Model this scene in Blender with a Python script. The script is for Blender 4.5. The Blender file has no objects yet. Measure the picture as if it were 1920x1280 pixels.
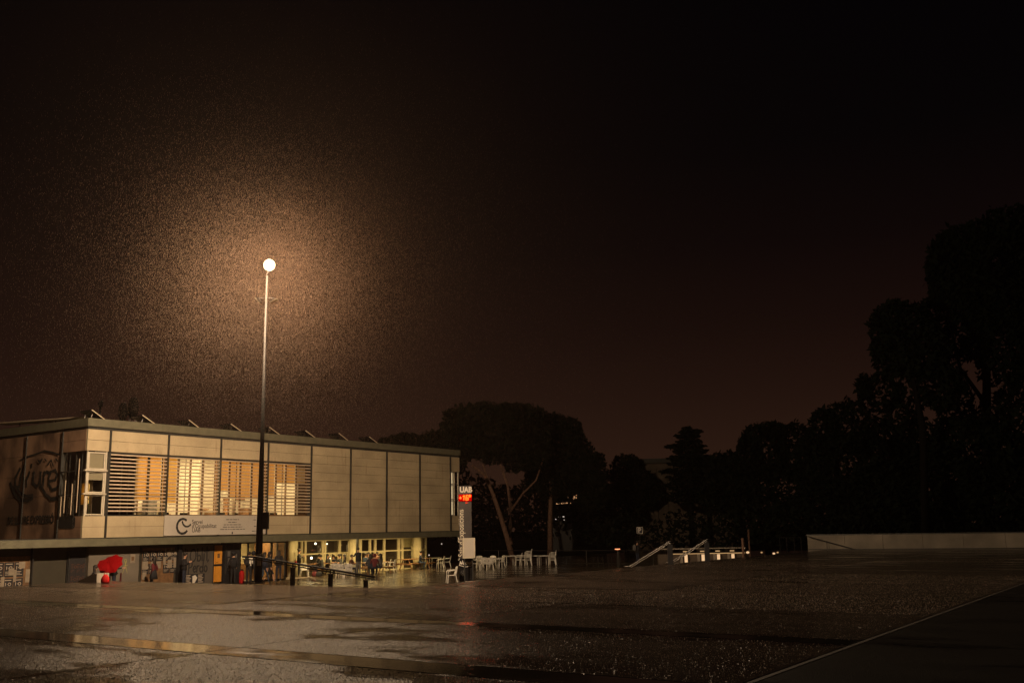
import bpy, math, random
from math import sin, cos, pi, radians
from mathutils import Vector, Matrix, noise

random.seed(7)
SC = bpy.context.scene
COL = SC.collection

# ------------------------------------------------------------------ camera, world, exposure
F, PITCH, ROLL, PSI, EYE = 1851.2, 0.1871, -0.0183, 0.6046, 1.75
Rx = Matrix(((1, 0, 0), (0, cos(PITCH), sin(PITCH)), (0, -sin(PITCH), cos(PITCH))))
Ry = Matrix(((cos(ROLL), 0, sin(ROLL)), (0, 1, 0), (-sin(ROLL), 0, cos(ROLL))))
MC = Ry @ Rx                                  # rows: right, forward, up
cam = bpy.data.cameras.new('camera')
cam.lens = F * 36 / 1920
cam.sensor_width = 36
cam.clip_start, cam.clip_end = 0.1, 3000
camo = bpy.data.objects.new('camera', cam)
COL.objects.link(camo)
cm = Matrix((MC[0], MC[2], -MC[1])).transposed().to_4x4()
cm.translation = (0, 0, EYE)
camo.matrix_world = cm
SC.camera = camo

SC.view_settings.view_transform = 'Standard'
SC.view_settings.look = 'None'
SC.view_settings.gamma = 1
SC.view_settings.exposure = 0
SC.view_settings.use_curve_mapping = False
SC.render.engine = 'CYCLES'
cy = SC.cycles
cy.use_denoising = True
try:
    cy.denoiser = 'OPENIMAGEDENOISE'
    cy.denoising_prefilter = 'ACCURATE'
    cy.denoising_input_passes = 'RGB_ALBEDO_NORMAL'
except Exception:
    pass
cy.max_bounces = 6
cy.diffuse_bounces = 2
cy.glossy_bounces = 3
cy.transmission_bounces = 3
cy.transparent_max_bounces = 12
cy.volume_bounces = 0
cy.sample_clamp_indirect = 1.5
cy.sample_clamp_direct = 4.0
cy.caustics_reflective = False
cy.caustics_refractive = False
cy.use_adaptive_sampling = False

W = bpy.data.worlds.new("World")
SC.world = W
W.use_nodes = True
nt = W.node_tree
nt.nodes.clear()
wo = nt.nodes.new('ShaderNodeOutputWorld')
bg = nt.nodes.new('ShaderNodeBackground')
tc = nt.nodes.new('ShaderNodeTexCoord')
sx = nt.nodes.new('ShaderNodeSeparateXYZ')
rmp = nt.nodes.new('ShaderNodeValToRGB')
# overcast night sky: reddish town glow low down fading to near black overhead
el = rmp.color_ramp.elements
SKY = [(0.0, (0.0270, 0.0120, 0.0068)), (0.07, (0.0215, 0.0092, 0.0054)), (0.13, (0.0140, 0.0058, 0.0037)), (0.19, (0.0082, 0.0034, 0.0025)),
       (0.27, (0.0036, 0.0017, 0.0016)), (0.36, (0.0014, 0.0009, 0.0011)), (0.52, (0.0006, 0.0005, 0.0009)), (1.0, (0.0004, 0.0004, 0.0007))]
el[0].position = SKY[0][0]; el[0].color = (*SKY[0][1], 1)
el[1].position = 1.0; el[1].color = (*SKY[-1][1], 1)
for p_, c_ in SKY[1:-1]:
    e_ = el.new(p_); e_.color = (*c_, 1)
nt.links.new(tc.outputs['Generated'], sx.inputs[0])
nt.links.new(sx.outputs['Z'], rmp.inputs[0])
nt.links.new(rmp.outputs[0], bg.inputs[0])
bg.inputs[1].default_value = 1.0
nt.links.new(bg.outputs[0], wo.inputs[0])

HAZE_DENSITY = 0.00013
LAMP_STRENGTH = 13000.0

# ------------------------------------------------------------------ geometry of the place
def ray(x, y):
    return MC.transposed() @ Vector(((x - 960) / F, 1, -(y - 640) / F))
def on(x, y, z=0.0):
    d = ray(x, y); return Vector((0, 0, EYE)) + d * ((z - EYE) / d.z)
def dep(x, y, Y):
    d = ray(x, y); return Vector((0, 0, EYE)) + d * (Y / d.y)
DA = Vector((sin(PSI), cos(PSI), 0)); DB = Vector((-cos(PSI), sin(PSI), 0))
CO = Vector((-20.954, 48.534, -1.0))
def loc(P):
    q = P - CO; return Vector((q.dot(DA), q.dot(DB), q.z))
def wld(a, b, z):
    return CO + DA * a + DB * b + Vector((0, 0, z))
def fac(x, y, b=0.0):
    o = Vector((0, 0, EYE)); D = ray(x, y)
    return loc(o + D * (((CO - o).dot(DB) + b) / D.dot(DB)))
YAW = math.atan2(cos(PSI), sin(PSI))
TZ = -1.0   # terrace level

# ------------------------------------------------------------------ materials
def newmat(name):
    m = bpy.data.materials.new(name); m.use_nodes = True
    t = m.node_tree
    return m, t, t.nodes['Principled BSDF'], t.nodes['Material Output']
def N(t, kind, **kw):
    n = t.nodes.new(kind)
    for k, v in kw.items():
        setattr(n, k, v)
    return n
def mat(name, col, rough=0.5, metal=0.0, var=0.25, scale=3.0, bump=0.0, bscale=40.0, spec=0.5, dirt=None):
    m, t, b, o = newmat(name)
    c = N(t, 'ShaderNodeTexCoord')
    n1 = N(t, 'ShaderNodeTexNoise'); n1.inputs['Scale'].default_value = scale; n1.inputs['Detail'].default_value = 6
    t.links.new(c.outputs['Object'], n1.inputs['Vector'])
    r = N(t, 'ShaderNodeValToRGB')
    r.color_ramp.elements[0].position = 0.3; r.color_ramp.elements[1].position = 0.7
    lo = [max(0, x * (1 - var)) for x in col]; hi = [min(1, x * (1 + var)) for x in col]
    if dirt: lo = dirt
    r.color_ramp.elements[0].color = (*lo, 1); r.color_ramp.elements[1].color = (*hi, 1)
    t.links.new(n1.outputs[0], r.inputs[0]); t.links.new(r.outputs[0], b.inputs['Base Color'])
    b.inputs['Roughness'].default_value = rough; b.inputs['Metallic'].default_value = metal
    b.inputs['Specular IOR Level'].default_value = spec
    if bump:
        n2 = N(t, 'ShaderNodeTexNoise'); n2.inputs['Scale'].default_value = bscale
        t.links.new(c.outputs['Object'], n2.inputs['Vector'])
        bp = N(t, 'ShaderNodeBump'); bp.inputs['Strength'].default_value = bump; bp.inputs['Distance'].default_value = 0.02
        t.links.new(n2.outputs[0], bp.inputs['Height']); t.links.new(bp.outputs[0], b.inputs['Normal'])
    return m
def emis(name, col, s):
    m, t, b, o = newmat(name)
    t.nodes.remove(b)
    e = N(t, 'ShaderNodeEmission'); e.inputs[0].default_value = (*col, 1); e.inputs[1].default_value = s
    t.links.new(e.outputs[0], o.inputs[0])
    return m
def glassmat(name, tint=(1, 1, 1), refl=0.10):
    m, t, b, o = newmat(name)
    t.nodes.remove(b)
    tr = N(t, 'ShaderNodeBsdfTransparent'); tr.inputs[0].default_value = (*tint, 1)
    gl = N(t, 'ShaderNodeBsdfGlossy'); gl.inputs['Roughness'].default_value = 0.03
    fr = N(t, 'ShaderNodeFresnel'); ge = N(t, 'ShaderNodeNewGeometry')
    io = N(t, 'ShaderNodeMapRange'); io.inputs['To Min'].default_value = 1.5; io.inputs['To Max'].default_value = 1 / 1.5
    t.links.new(ge.outputs['Backfacing'], io.inputs['Value']); t.links.new(io.outputs[0], fr.inputs[0])
    mx = N(t, 'ShaderNodeMixShader')
    t.links.new(fr.outputs[0], mx.inputs[0]); t.links.new(tr.outputs[0], mx.inputs[1]); t.links.new(gl.outputs[0], mx.inputs[2])
    t.links.new(mx.outputs[0], o.inputs[0])
    return m
def blindmat(name, col, trans):
    m, t, b, o = newmat(name)
    t.nodes.remove(b)
    d = N(t, 'ShaderNodeBsdfDiffuse'); d.inputs[0].default_value = (*col, 1)
    tl = N(t, 'ShaderNodeBsdfTranslucent'); tl.inputs[0].default_value = (*col, 1)
    mx = N(t, 'ShaderNodeMixShader'); mx.inputs[0].default_value = trans
    t.links.new(d.outputs[0], mx.inputs[1]); t.links.new(tl.outputs[0], mx.inputs[2]); t.links.new(mx.outputs[0], o.inputs[0])
    return m

def panel_mat(name, base, streak, blotchy=0.0):
    """board-marked concrete panels with rain streaks and brown run-off stains"""
    m, t, b, o = newmat(name)
    c = N(t, 'ShaderNodeTexCoord')
    def noise_(sc, vec, det=6):
        mp = N(t, 'ShaderNodeMapping'); mp.inputs['Scale'].default_value = vec
        n = N(t, 'ShaderNodeTexNoise'); n.inputs['Scale'].default_value = sc; n.inputs['Detail'].default_value = det
        t.links.new(c.outputs['Object'], mp.inputs[0]); t.links.new(mp.outputs[0], n.inputs['Vector']); return n
    def ramp(n, a, b_, ca, cb):
        r = N(t, 'ShaderNodeValToRGB'); e = r.color_ramp.elements
        e[0].position = a; e[1].position = b_; e[0].color = (*ca, 1); e[1].color = (*cb, 1)
        t.links.new(n.outputs[0], r.inputs[0]); return r
    blotch = ramp(noise_(0.55, (1, 1, 1)), 0.35, 0.68, [x * 0.80 for x in base], [min(1, x * 1.12) for x in base])
    st = ramp(noise_(4.0, (1.6, 1.6, 0.09)), 0.52, 0.75, (0, 0, 0), (1, 1, 1))
    spots = ramp(noise_(1.1, (1, 1, 0.5), 3), 0.50, 0.70, (0, 0, 0), (1, 1, 1))
    mul = N(t, 'ShaderNodeMath', operation='MULTIPLY')
    t.links.new(st.outputs[0], mul.inputs[0]); t.links.new(spots.outputs[0], mul.inputs[1])
    mulb = N(t, 'ShaderNodeMath', operation='MULTIPLY'); mulb.inputs[1].default_value = 0.8
    t.links.new(mul.outputs[0], mulb.inputs[0])
    mx = N(t, 'ShaderNodeMixRGB'); mx.inputs[2].default_value = (*streak, 1)
    t.links.new(mulb.outputs[0], mx.inputs[0]); t.links.new(blotch.outputs[0], mx.inputs[1])
    fine = ramp(noise_(30, (1, 1, 1), 8), 0.3, 0.7, (0.86, 0.86, 0.86), (1.08, 1.08, 1.08))
    m2 = N(t, 'ShaderNodeMixRGB', blend_type='MULTIPLY'); m2.inputs[0].default_value = 1
    t.links.new(mx.outputs[0], m2.inputs[1]); t.links.new(fine.outputs[0], m2.inputs[2])
    out = m2
    if blotchy:
        g = ramp(noise_(0.5, (1, 1, 0.7), 8), 0.40, 0.60, (0, 0, 0), (blotchy,) * 3)
        m3 = N(t, 'ShaderNodeMixRGB'); m3.inputs[2].default_value = (0.028, 0.013, 0.009, 1)
        t.links.new(g.outputs[0], m3.inputs[0]); t.links.new(out.outputs[0], m3.inputs[1]); out = m3
    t.links.new(out.outputs[0], b.inputs['Base Color'])
    b.inputs['Roughness'].default_value = 0.75
    bn = noise_(25, (1, 1, 1), 8)
    bp = N(t, 'ShaderNodeBump'); bp.inputs['Strength'].default_value = 0.35; bp.inputs['Distance'].default_value = 0.01
    t.links.new(bn.outputs[0], bp.inputs['Height']); t.links.new(bp.outputs[0], b.inputs['Normal'])
    return m

def wet_ground(name, base, puddle_amt=0.5, aggr=70.0, bumps=0.6, rough=0.42, joints=(), prough=0.05, spec=0.36):
    """wet exposed-aggregate surface; low spots hold a film of water"""
    m, t, b, o = newmat(name)
    c = N(t, 'ShaderNodeTexCoord')
    def L(a, b_): t.links.new(a, b_)
    vor = N(t, 'ShaderNodeTexVoronoi'); vor.inputs['Scale'].default_value = aggr; L(c.outputs['Object'], vor.inputs['Vector'])
    n2 = N(t, 'ShaderNodeTexNoise'); n2.inputs['Scale'].default_value = 9; n2.inputs['Detail'].default_value = 9; n2.inputs['Roughness'].default_value = 0.8; L(c.outputs['Object'], n2.inputs['Vector'])
    mp = N(t, 'ShaderNodeMapping'); mp.inputs['Scale'].default_value = (1.0, 0.32, 1); L(c.outputs['Object'], mp.inputs[0])
    big = N(t, 'ShaderNodeTexNoise'); big.inputs['Scale'].default_value = 0.8; big.inputs['Detail'].default_value = 9; big.inputs['Roughness'].default_value = 0.6
    L(mp.outputs[0], big.inputs['Vector'])
    val = big.outputs[0]
    if joints:                        # the paving dips towards each drainage joint, so water gathers there
        s = N(t, 'ShaderNodeSeparateXYZ'); L(c.outputs['Object'], s.inputs[0])
        for axis, pos, wid, amt in joints:
            a = N(t, 'ShaderNodeMath', operation='SUBTRACT'); a.inputs[1].default_value = pos; L(s.outputs[axis], a.inputs[0])
            ab = N(t, 'ShaderNodeMath', operation='ABSOLUTE'); L(a.outputs[0], ab.inputs[0])
            mr = N(t, 'ShaderNodeMapRange'); mr.inputs['From Min'].default_value = 0; mr.inputs['From Max'].default_value = wid
            mr.inputs['To Min'].default_value = amt; mr.inputs['To Max'].default_value = 0; L(ab.outputs[0], mr.inputs['Value'])
            ad = N(t, 'ShaderNodeMath', operation='ADD'); L(val, ad.inputs[0]); L(mr.outputs[0], ad.inputs[1]); val = ad.outputs[0]
    pr = N(t, 'ShaderNodeMapRange', interpolation_type='SMOOTHSTEP')
    pr.inputs['From Min'].default_value = 0.58 - 0.16 * puddle_amt; pr.inputs['From Max'].default_value = 0.76 - 0.16 * puddle_amt
    L(val, pr.inputs['Value'])
    pud = pr.outputs[0]
    # colour
    cr = N(t, 'ShaderNodeValToRGB'); e = cr.color_ramp.elements
    e[0].position = 0.0; e[1].position = 1.0
    e[0].color = (*[x * 0.12 for x in base], 1); e[1].color = (*[x * 3.0 for x in base], 1); e[0].position = .38; e[1].position = .66
    cn = N(t, 'ShaderNodeTexNoise'); cn.inputs['Scale'].default_value = 16; cn.inputs['Detail'].default_value = 6; cn.inputs['Roughness'].default_value = 0.85
    L(c.outputs['Object'], cn.inputs['Vector']); L(cn.outputs[0], cr.inputs[0])
    bl = N(t, 'ShaderNodeMapRange'); bl.inputs['From Min'].default_value = 0.3; bl.inputs['From Max'].default_value = 0.7
    bl.inputs['To Min'].default_value = 0.6; bl.inputs['To Max'].default_value = 1.25
    nb = N(t, 'ShaderNodeTexNoise'); nb.inputs['Scale'].default_value = 0.9; nb.inputs['Detail'].default_value = 8; L(mp.outputs[0], nb.inputs['Vector'])
    L(nb.outputs[0], bl.inputs['Value'])
    mm = N(t, 'ShaderNodeMixRGB', blend_type='MULTIPLY'); mm.inputs[0].default_value = 1
    L(cr.outputs[0], mm.inputs[1]); L(bl.outputs[0], mm.inputs[2])
    dk = N(t, 'ShaderNodeMixRGB'); dk.inputs[2].default_value = (*[x * 0.45 for x in base], 1)
    L(pud, dk.inputs[0]); L(mm.outputs[0], dk.inputs[1]); L(dk.outputs[0], b.inputs['Base Color'])
    # gloss
    rr = N(t, 'ShaderNodeMapRange'); rr.inputs['To Min'].default_value = rough; rr.inputs['To Max'].default_value = prough
    L(pud, rr.inputs['Value']); L(rr.outputs[0], b.inputs['Roughness'])
    b.inputs['Specular IOR Level'].default_value = spec
    h = N(t, 'ShaderNodeMath', operation='MULTIPLY_ADD'); h.inputs[1].default_value = 2.2
    L(n2.outputs[0], h.inputs[0]); L(vor.outputs['Distance'], h.inputs[2])
    inv = N(t, 'ShaderNodeMapRange'); inv.inputs['To Min'].default_value = bumps; inv.inputs['To Max'].default_value = 0.02
    L(pud, inv.inputs['Value'])
    bp = N(t, 'ShaderNodeBump'); bp.inputs['Distance'].default_value = 0.03
    L(inv.outputs[0], bp.inputs['Strength']); L(h.outputs[0], bp.inputs['Height']); L(bp.outputs[0], b.inputs['Normal'])
    return m

M = dict(
    steel=mat('green_grey_steel', (0.13, 0.125, 0.085), 0.45, 0.0, 0.15),
    mullion=mat('dark_steel', (0.045, 0.045, 0.042), 0.4, 0.3, 0.2),
    dark=mat('near_black_paint', (0.012, 0.012, 0.014), 0.5),
    black=mat('black_gloss', (0.008, 0.008, 0.01), 0.25),
    louvre=mat('louvre_aluminium', (0.50, 0.40, 0.29), 0.5, 0.0, 0.1),
    frame=mat('pale_frame', (0.55, 0.50, 0.40), 0.45, 0, 0.1),
    cream=mat('cream_paint', (0.68, 0.60, 0.40), 0.5, 0, 0.08),
    white=mat('white_plastic', (0.72, 0.70, 0.66), 0.35, 0, 0.08, 6, dirt=(0.45, 0.42, 0.36)),
    whitewall=mat('interior_plaster', (0.7, 0.66, 0.56), 0.8, 0, 0.06),
    wall=mat('rendered_wall', (0.085, 0.072, 0.060), 0.8, 0, 0.15, 1.2, 0.2),
    wall_lo=mat('painted_lower_wall', (0.145, 0.125, 0.10), 0.75, 0, 0.12, 1.5, 0.2),
    olive=mat('dark_olive_wall', (0.034, 0.029, 0.018), 0.75, 0, 0.2, 1.5, 0.2),  # darker colour than the walls to its right
    wood=mat('plywood_board', (0.15, 0.08, 0.035), 0.7, 0, 0.35, 5),
    orange=mat('orange_door_paint', (0.62, 0.27, 0.035), 0.5, 0, 0.08),
    soffit=mat('soffit_boards', (0.16, 0.13, 0.09), 0.7, 0, 0.2),
    paper=mat('pasted_paper', (0.24, 0.20, 0.15), 0.85, 0, 0.15, 8),
    ink=mat('poster_black', (0.012, 0.011, 0.013), 0.75, 0, 0.3, 8),
    print=mat('poster_print', (0.42, 0.35, 0.28), 0.85, 0, 0.1),
    paint=mat('black_spray_paint', (0.010, 0.010, 0.010), 0.7, 0, 0.2),
    wall_end=mat('weathered_white_wall', (0.20, 0.175, 0.14), 0.8, 0, 0.3, 0.7, 0.3),
    graf=mat('white_spray_paint', (0.62, 0.58, 0.52), 0.7, 0, 0.1),
    ygraf=mat('yellow_spray_paint', (0.35, 0.33, 0.10), 0.7, 0, 0.1),
    banner=mat('banner_vinyl', (0.46, 0.42, 0.37), 0.5, 0, 0.06, 1.0),
    galv=mat('galvanised_pole', (0.018, 0.017, 0.016), 0.7, 0.0, 0.2, 4, spec=0.2),
    chrome=mat('stainless_tube', (0.55, 0.53, 0.5), 0.22, 1.0, 0.1),
    bark=mat('pine_bark', (0.15, 0.085, 0.058), 0.9, 0, 0.4, 6, 0.8, 12),
    leaf=mat('dark_needles', (0.008, 0.011, 0.007), 0.9, 0, 0.4, 1.5, spec=0.03),
    leaf2=mat('broadleaf_foliage', (0.008, 0.011, 0.007), 0.9, 0, 0.4, 1.5, spec=0.03),
    grass=mat('park_ground', (0.018, 0.018, 0.012), 0.95, 0, 0.4, 0.4, 0.5, 8, spec=0.1),
    totem=mat('totem_grey_sheet', (0.055, 0.048, 0.046), 0.4, 0.2, 0.12, 2),
    concrete=mat('pale_concrete', (0.30, 0.26, 0.21), 0.7, 0, 0.2, 2, 0.3),
    conc_dark=mat('stained_concrete', (0.10, 0.075, 0.055), 0.8, 0, 0.35, 0.8, 0.3),
    cowl_black=mat('dull_black', (0.003, 0.003, 0.003), 0.95, 0, 0.2, spec=0.02),  # near black with hardly any gloss, for the roof cowls
    skin=mat('skin', (0.42, 0.24, 0.16), 0.5, 0, 0.06),
    hair=mat('dark_hair', (0.014, 0.010, 0.008), 0.6, 0, 0.3, 30),
    red=mat('red_umbrella_cloth', (0.20, 0.0015, 0.003), 0.8, 0, 0.1, spec=0.08),
    redbag=mat('red_shopping_bag', (0.34, 0.010, 0.010), 0.7, 0, 0.15, spec=0.15),
    pink=mat('raspberry_cloth', (0.085, 0.006, 0.010), 0.8, 0, 0.1),
    cblack=mat('black_cloth', (0.010, 0.010, 0.013), 0.9, 0, 0.3, 8),
    cnavy=mat('navy_cloth', (0.010, 0.014, 0.030), 0.9, 0, 0.3, 8),
    cblue=mat('denim', (0.020, 0.036, 0.065), 0.9, 0, 0.3, 8),
    cgrey=mat('grey_cloth', (0.10, 0.095, 0.09), 0.9, 0, 0.2, 8),
    cwhite=mat('white_cotton', (0.55, 0.52, 0.46), 0.9, 0, 0.1, 8),
    cbrown=mat('brown_cloth', (0.10, 0.040, 0.022), 0.9, 0, 0.2, 8),
    ctan=mat('tan_cloth', (0.26, 0.19, 0.12), 0.9, 0, 0.2, 8),
    bark_dark=mat('unlit_bark', (0.008, 0.007, 0.006), 0.95, 0, 0.4, 6, 0.8, 12, spec=0.1),  # bark coloured near black for trunks the lamp leaves unlit
    bench=mat('timber_slats', (0.22, 0.11, 0.045), 0.6, 0, 0.3, 6),
    leaf_in=mat('potted_leaves', (0.05, 0.07, 0.025), 0.6, 0, 0.3, 6),
    signblue=mat('sign_blue', (0.05, 0.045, 0.06), 0.4),
    glass=glassmat('window_glass', (0.92, 0.92, 0.88)),
    smoke=glassmat('dark_glass', (0.30, 0.28, 0.25)),
    blind=blindmat('orange_roller_blind', (0.90, 0.66, 0.30), 0.6),
    yblind=blindmat('yellow_roller_blind', (0.9, 0.68, 0.26), 0.6),
    wblind=blindmat('grey_roller_blind', (0.42, 0.38, 0.31), 0.1),
    e_lamp=emis('street_lamp_glow', (1.0, 0.70, 0.43), LAMP_STRENGTH),
    e_ceil=emis('office_tube_glow', (1.0, 0.70, 0.36), 1.0),
    e_soffit=emis('soffit_tube_glow', (1.0, 0.70, 0.26), 0.7),
    e_spot=emis('cafe_lamp_glow', (1.0, 0.86, 0.60), 12.0),
    e_inner=emis('cafe_ceiling_glow', (1.0, 0.68, 0.28), 0.8),
    e_led=emis('red_led', (1.0, 0.06, 0.01), 5.0),
    e_led2=emis('amber_led_core', (1.0, 0.045, 0.004), 17.0),
    e_ledbg=emis('red_led_background', (1.0, 0.0, 0.0), 0.55),
    e_pier=emis('wall_light_glow', (1.0, 0.62, 0.32), 0.85),
    e_line=emis('dim_warm_glow', (1.0, 0.58, 0.25), 0.45),
    e_far=emis('far_window_glow', (1.0, 0.52, 0.24), 0.55),
    e_farw=emis('far_lamp_glow', (1.0, 0.85, 0.7), 0.6),
    e_orange=emis('orange_lamp_glow', (1.0, 0.30, 0.12), 2.2),
    e_cool=emis('screen_glow', (0.8, 0.85, 1.0), 1.6),
)
for k_ in ('e_spot', 'e_led', 'e_led2', 'e_ledbg', 'e_line', 'e_far', 'e_farw', 'e_orange', 'e_cool', 'e_ceil', 'e_soffit', 'e_inner'):
    M[k_].cycles.emission_sampling = 'NONE'      # small or dim glows: seen directly, lit surfaces find them by chance
def lamp_area(name, x, y, z, sx, sy, power, col, parent):
    """the light of one ceiling fitting, a real area lamp just under its diffuser"""
    L_ = bpy.data.lights.new(name, 'AREA'); L_.shape = 'RECTANGLE'; L_.size = sx; L_.size_y = sy; L_.energy = power; L_.color = col
    o_ = bpy.data.objects.new(name, L_); COL.objects.link(o_); o_.parent = parent; o_.location = (x, y, z); return o_
M['panel'] = panel_mat('beige_concrete_panel', (0.50, 0.41, 0.265), (0.15, 0.065, 0.025))
M['sidepanel'] = panel_mat('grimy_concrete_panel', (0.36, 0.22, 0.14), (0.08, 0.035, 0.02), 0.8)  # darker version of the panels with random near black blotches

# ------------------------------------------------------------------ object helpers
def link(o, parent=None):
    COL.objects.link(o)
    if parent is not None: o.parent = parent
    return o
class MB:
    def __init__(s): s.v, s.f = [], []
    def add(s, vs, fs):
        k = len(s.v); s.v += [tuple(v) for v in vs]; s.f += [tuple(i + k for i in f) for f in fs]; return s
    def box(s, x0, x1, y0, y1, z0, z1):
        return s.add([(x0, y0, z0), (x1, y0, z0), (x1, y1, z0), (x0, y1, z0), (x0, y0, z1), (x1, y0, z1), (x1, y1, z1), (x0, y1, z1)],
                     [(0, 3, 2, 1), (4, 5, 6, 7), (0, 1, 5, 4), (1, 2, 6, 5), (2, 3, 7, 6), (3, 0, 4, 7)])
    def obox(s, c, ex, ey, ez):       # centre + three half-axis vectors
        c, ex, ey, ez = map(Vector, (c, ex, ey, ez))
        vs = [c + ex * a + ey * b + ez * d for d in (-1, 1) for a, b in ((-1, -1), (1, -1), (1, 1), (-1, 1))]
        return s.add(vs, [(0, 3, 2, 1), (4, 5, 6, 7), (0, 1, 5, 4), (1, 2, 6, 5), (2, 3, 7, 6), (3, 0, 4, 7)])
    def tube(s, pts, r, n=8, cap=True):
        pts = [Vector(p) for p in pts]
        rs = r if isinstance(r, (list, tuple)) else [r] * len(pts)
        k0 = len(s.v); rings = []
        for i, p in enumerate(pts):
            d = (pts[min(i + 1, len(pts) - 1)] - pts[max(i - 1, 0)]).normalized()
            u = d.cross(Vector((0, 0, 1)))
            if u.length < 1e-3: u = Vector((1, 0, 0))
            u.normalize(); w = d.cross(u)
            rings.append([p + (u * cos(2 * pi * j / n) + w * sin(2 * pi * j / n)) * rs[i] for j in range(n)])
        vs = [v for rg in rings for v in rg]; fs = []
        for i in range(len(pts) - 1):
            for j in range(n):
                fs.append((i * n + j, i * n + (j + 1) % n, (i + 1) * n + (j + 1) % n, (i + 1) * n + j))
        if cap:
            fs.append(tuple(range(n - 1, -1, -1))); fs.append(tuple((len(pts) - 1) * n + j for j in range(n)))
        return s.add(vs, fs)
    def lathe(s, prof, c=(0, 0, 0), n=12, sx=1, sy=1):
        c = Vector(c); vs = []; fs = []
        for r, z in prof:
            for j in range(n):
                vs.append(c + Vector((r * cos(2 * pi * j / n) * sx, r * sin(2 * pi * j / n) * sy, z)))
        for i in range(len(prof) - 1):
            for j in range(n):
                fs.append((i * n + j, i * n + (j + 1) % n, (i + 1) * n + (j + 1) % n, (i + 1) * n + j))
        fs.append(tuple(range(n - 1, -1, -1))); fs.append(tuple((len(prof) - 1) * n + j for j in range(n)))
        return s.add(vs, fs)
    def ball(s, c, rx, ry, rz, n=12, m=8):
        prof = [(sin(pi * (i + 0.02) / (m + 0.04)), -cos(pi * (i + 0.02) / (m + 0.04))) for i in range(m + 1)]
        c = Vector(c); vs = []; fs = []
        for r, z in prof:
            for j in range(n):
                vs.append(c + Vector((r * cos(2 * pi * j / n) * rx, r * sin(2 * pi * j / n) * ry, z * rz)))
        for i in range(m):
            for j in range(n):
                fs.append((i * n + j, i * n + (j + 1) % n, (i + 1) * n + (j + 1) % n, (i + 1) * n + j))
        return s.add(vs, fs)
    def mesh(s, name, m, smooth=False):
        me = bpy.data.meshes.new(name); me.from_pydata(s.v, [], s.f); me.update()
        if m: me.materials.append(m)
        if smooth: me.polygons.foreach_set('use_smooth', [True] * len(me.polygons))
        return me
    def build(s, name, m, parent=None, smooth=False, label=None):
        o = link(bpy.data.objects.new(name, s.mesh(name, m, smooth)), parent)
        if label: o['label'] = label
        return o
def thing(name, label, cat, at=(0, 0, 0), rz=0.0, group=None):
    o = bpy.data.objects.new(name, None); o.empty_display_size = 0.2
    link(o); o.location = at; o.rotation_euler = (0, 0, rz)
    o['label'] = label; o['category'] = cat
    if group: o['group'] = group
    return o
def tag(o, label, cat, group=None):
    o['label'] = label; o['category'] = cat
    if group: o['group'] = group
    return o
def structure(name, at=(0, 0, 0), rz=0.0):
    o = bpy.data.objects.new(name, None); link(o); o.location = at; o.rotation_euler = (0, 0, rz); o['kind'] = 'structure'; return o
def dup(root, at, rz, label, group=None):
    r = root.copy(); COL.objects.link(r); r.location = at; r.rotation_euler = (0, 0, rz); r['label'] = label
    if group: r['group'] = group
    for ch in list(root.children):
        c = ch.copy(); COL.objects.link(c); c.parent = r
        for g in ch.children:
            d = g.copy(); COL.objects.link(d); d.parent = c
    return r
def text(name, s, size, m, parent, origin, U, V, depth=0.004, bold=0.0, align='LEFT', wscale=1.0, shear=0.0, label=None):
    """real lettering: origin = left end of the baseline, U = writing direction, V = up"""
    cu = bpy.data.curves.new(name, 'FONT'); cu.body = s; cu.size = size; cu.extrude = depth; cu.offset = bold
    cu.align_x = align; cu.resolution_u = 3; cu.shear = shear
    t = bpy.data.objects.new(name, cu); COL.objects.link(t)
    dg = bpy.context.evaluated_depsgraph_get(); dg.update()
    me = bpy.data.meshes.new_from_object(t.evaluated_get(dg)); bpy.data.objects.remove(t)
    U = Vector(U).normalized(); V = Vector(V).normalized(); Nn = U.cross(V)
    mt = Matrix((U * wscale, V, Nn)).transposed().to_4x4(); mt.translation = Vector(origin)
    me.transform(mt); me.materials.clear(); me.materials.append(m); me.name = name
    o = link(bpy.data.objects.new(name, me), parent)
    if label: o['label'] = label
    return o
def strokes(mb, lines, w, origin, U, V, lift=0.004, sc=1.0):
    """brush strokes on a flat surface, each a thin raised ribbon"""
    U = Vector(U); V = Vector(V); Nn = U.cross(V).normalized(); O = Vector(origin); k = 0
    for ln in lines:
        for i in range(len(ln) - 1):
            a = O + U * ln[i][0] * sc + V * ln[i][1] * sc; b = O + U * ln[i + 1][0] * sc + V * ln[i + 1][1] * sc
            d = b - a; L = d.length
            if L < 1e-5: continue
            d.normalize(); n2 = Nn.cross(d); k += 1
            ww = w * (0.85 + 0.3 * ((k * 37) % 10) / 10)
            mb.obox((a + b) / 2 + Nn * (lift + 0.0003 * (k % 17)), d * (L / 2 + ww * 0.3), n2 * ww / 2, Nn * 0.001)
def arc(cx, cy, rx, ry, a0, a1, n=10):
    return [(cx + rx * cos(radians(a0 + (a1 - a0) * i / n)), cy + ry * sin(radians(a0 + (a1 - a0) * i / n))) for i in range(n + 1)]
# ------------------------------------------------------------------ ground
g = MB(); g.add([(-700, -300, 0), (700, -300, 0), (700, 900, 0), (-700, 900, 0)], [(0, 1, 2, 3)])
o = g.build('ground', M['grass']); o.location = (0, 0, TZ - 0.03); o['kind'] = 'structure'

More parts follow.
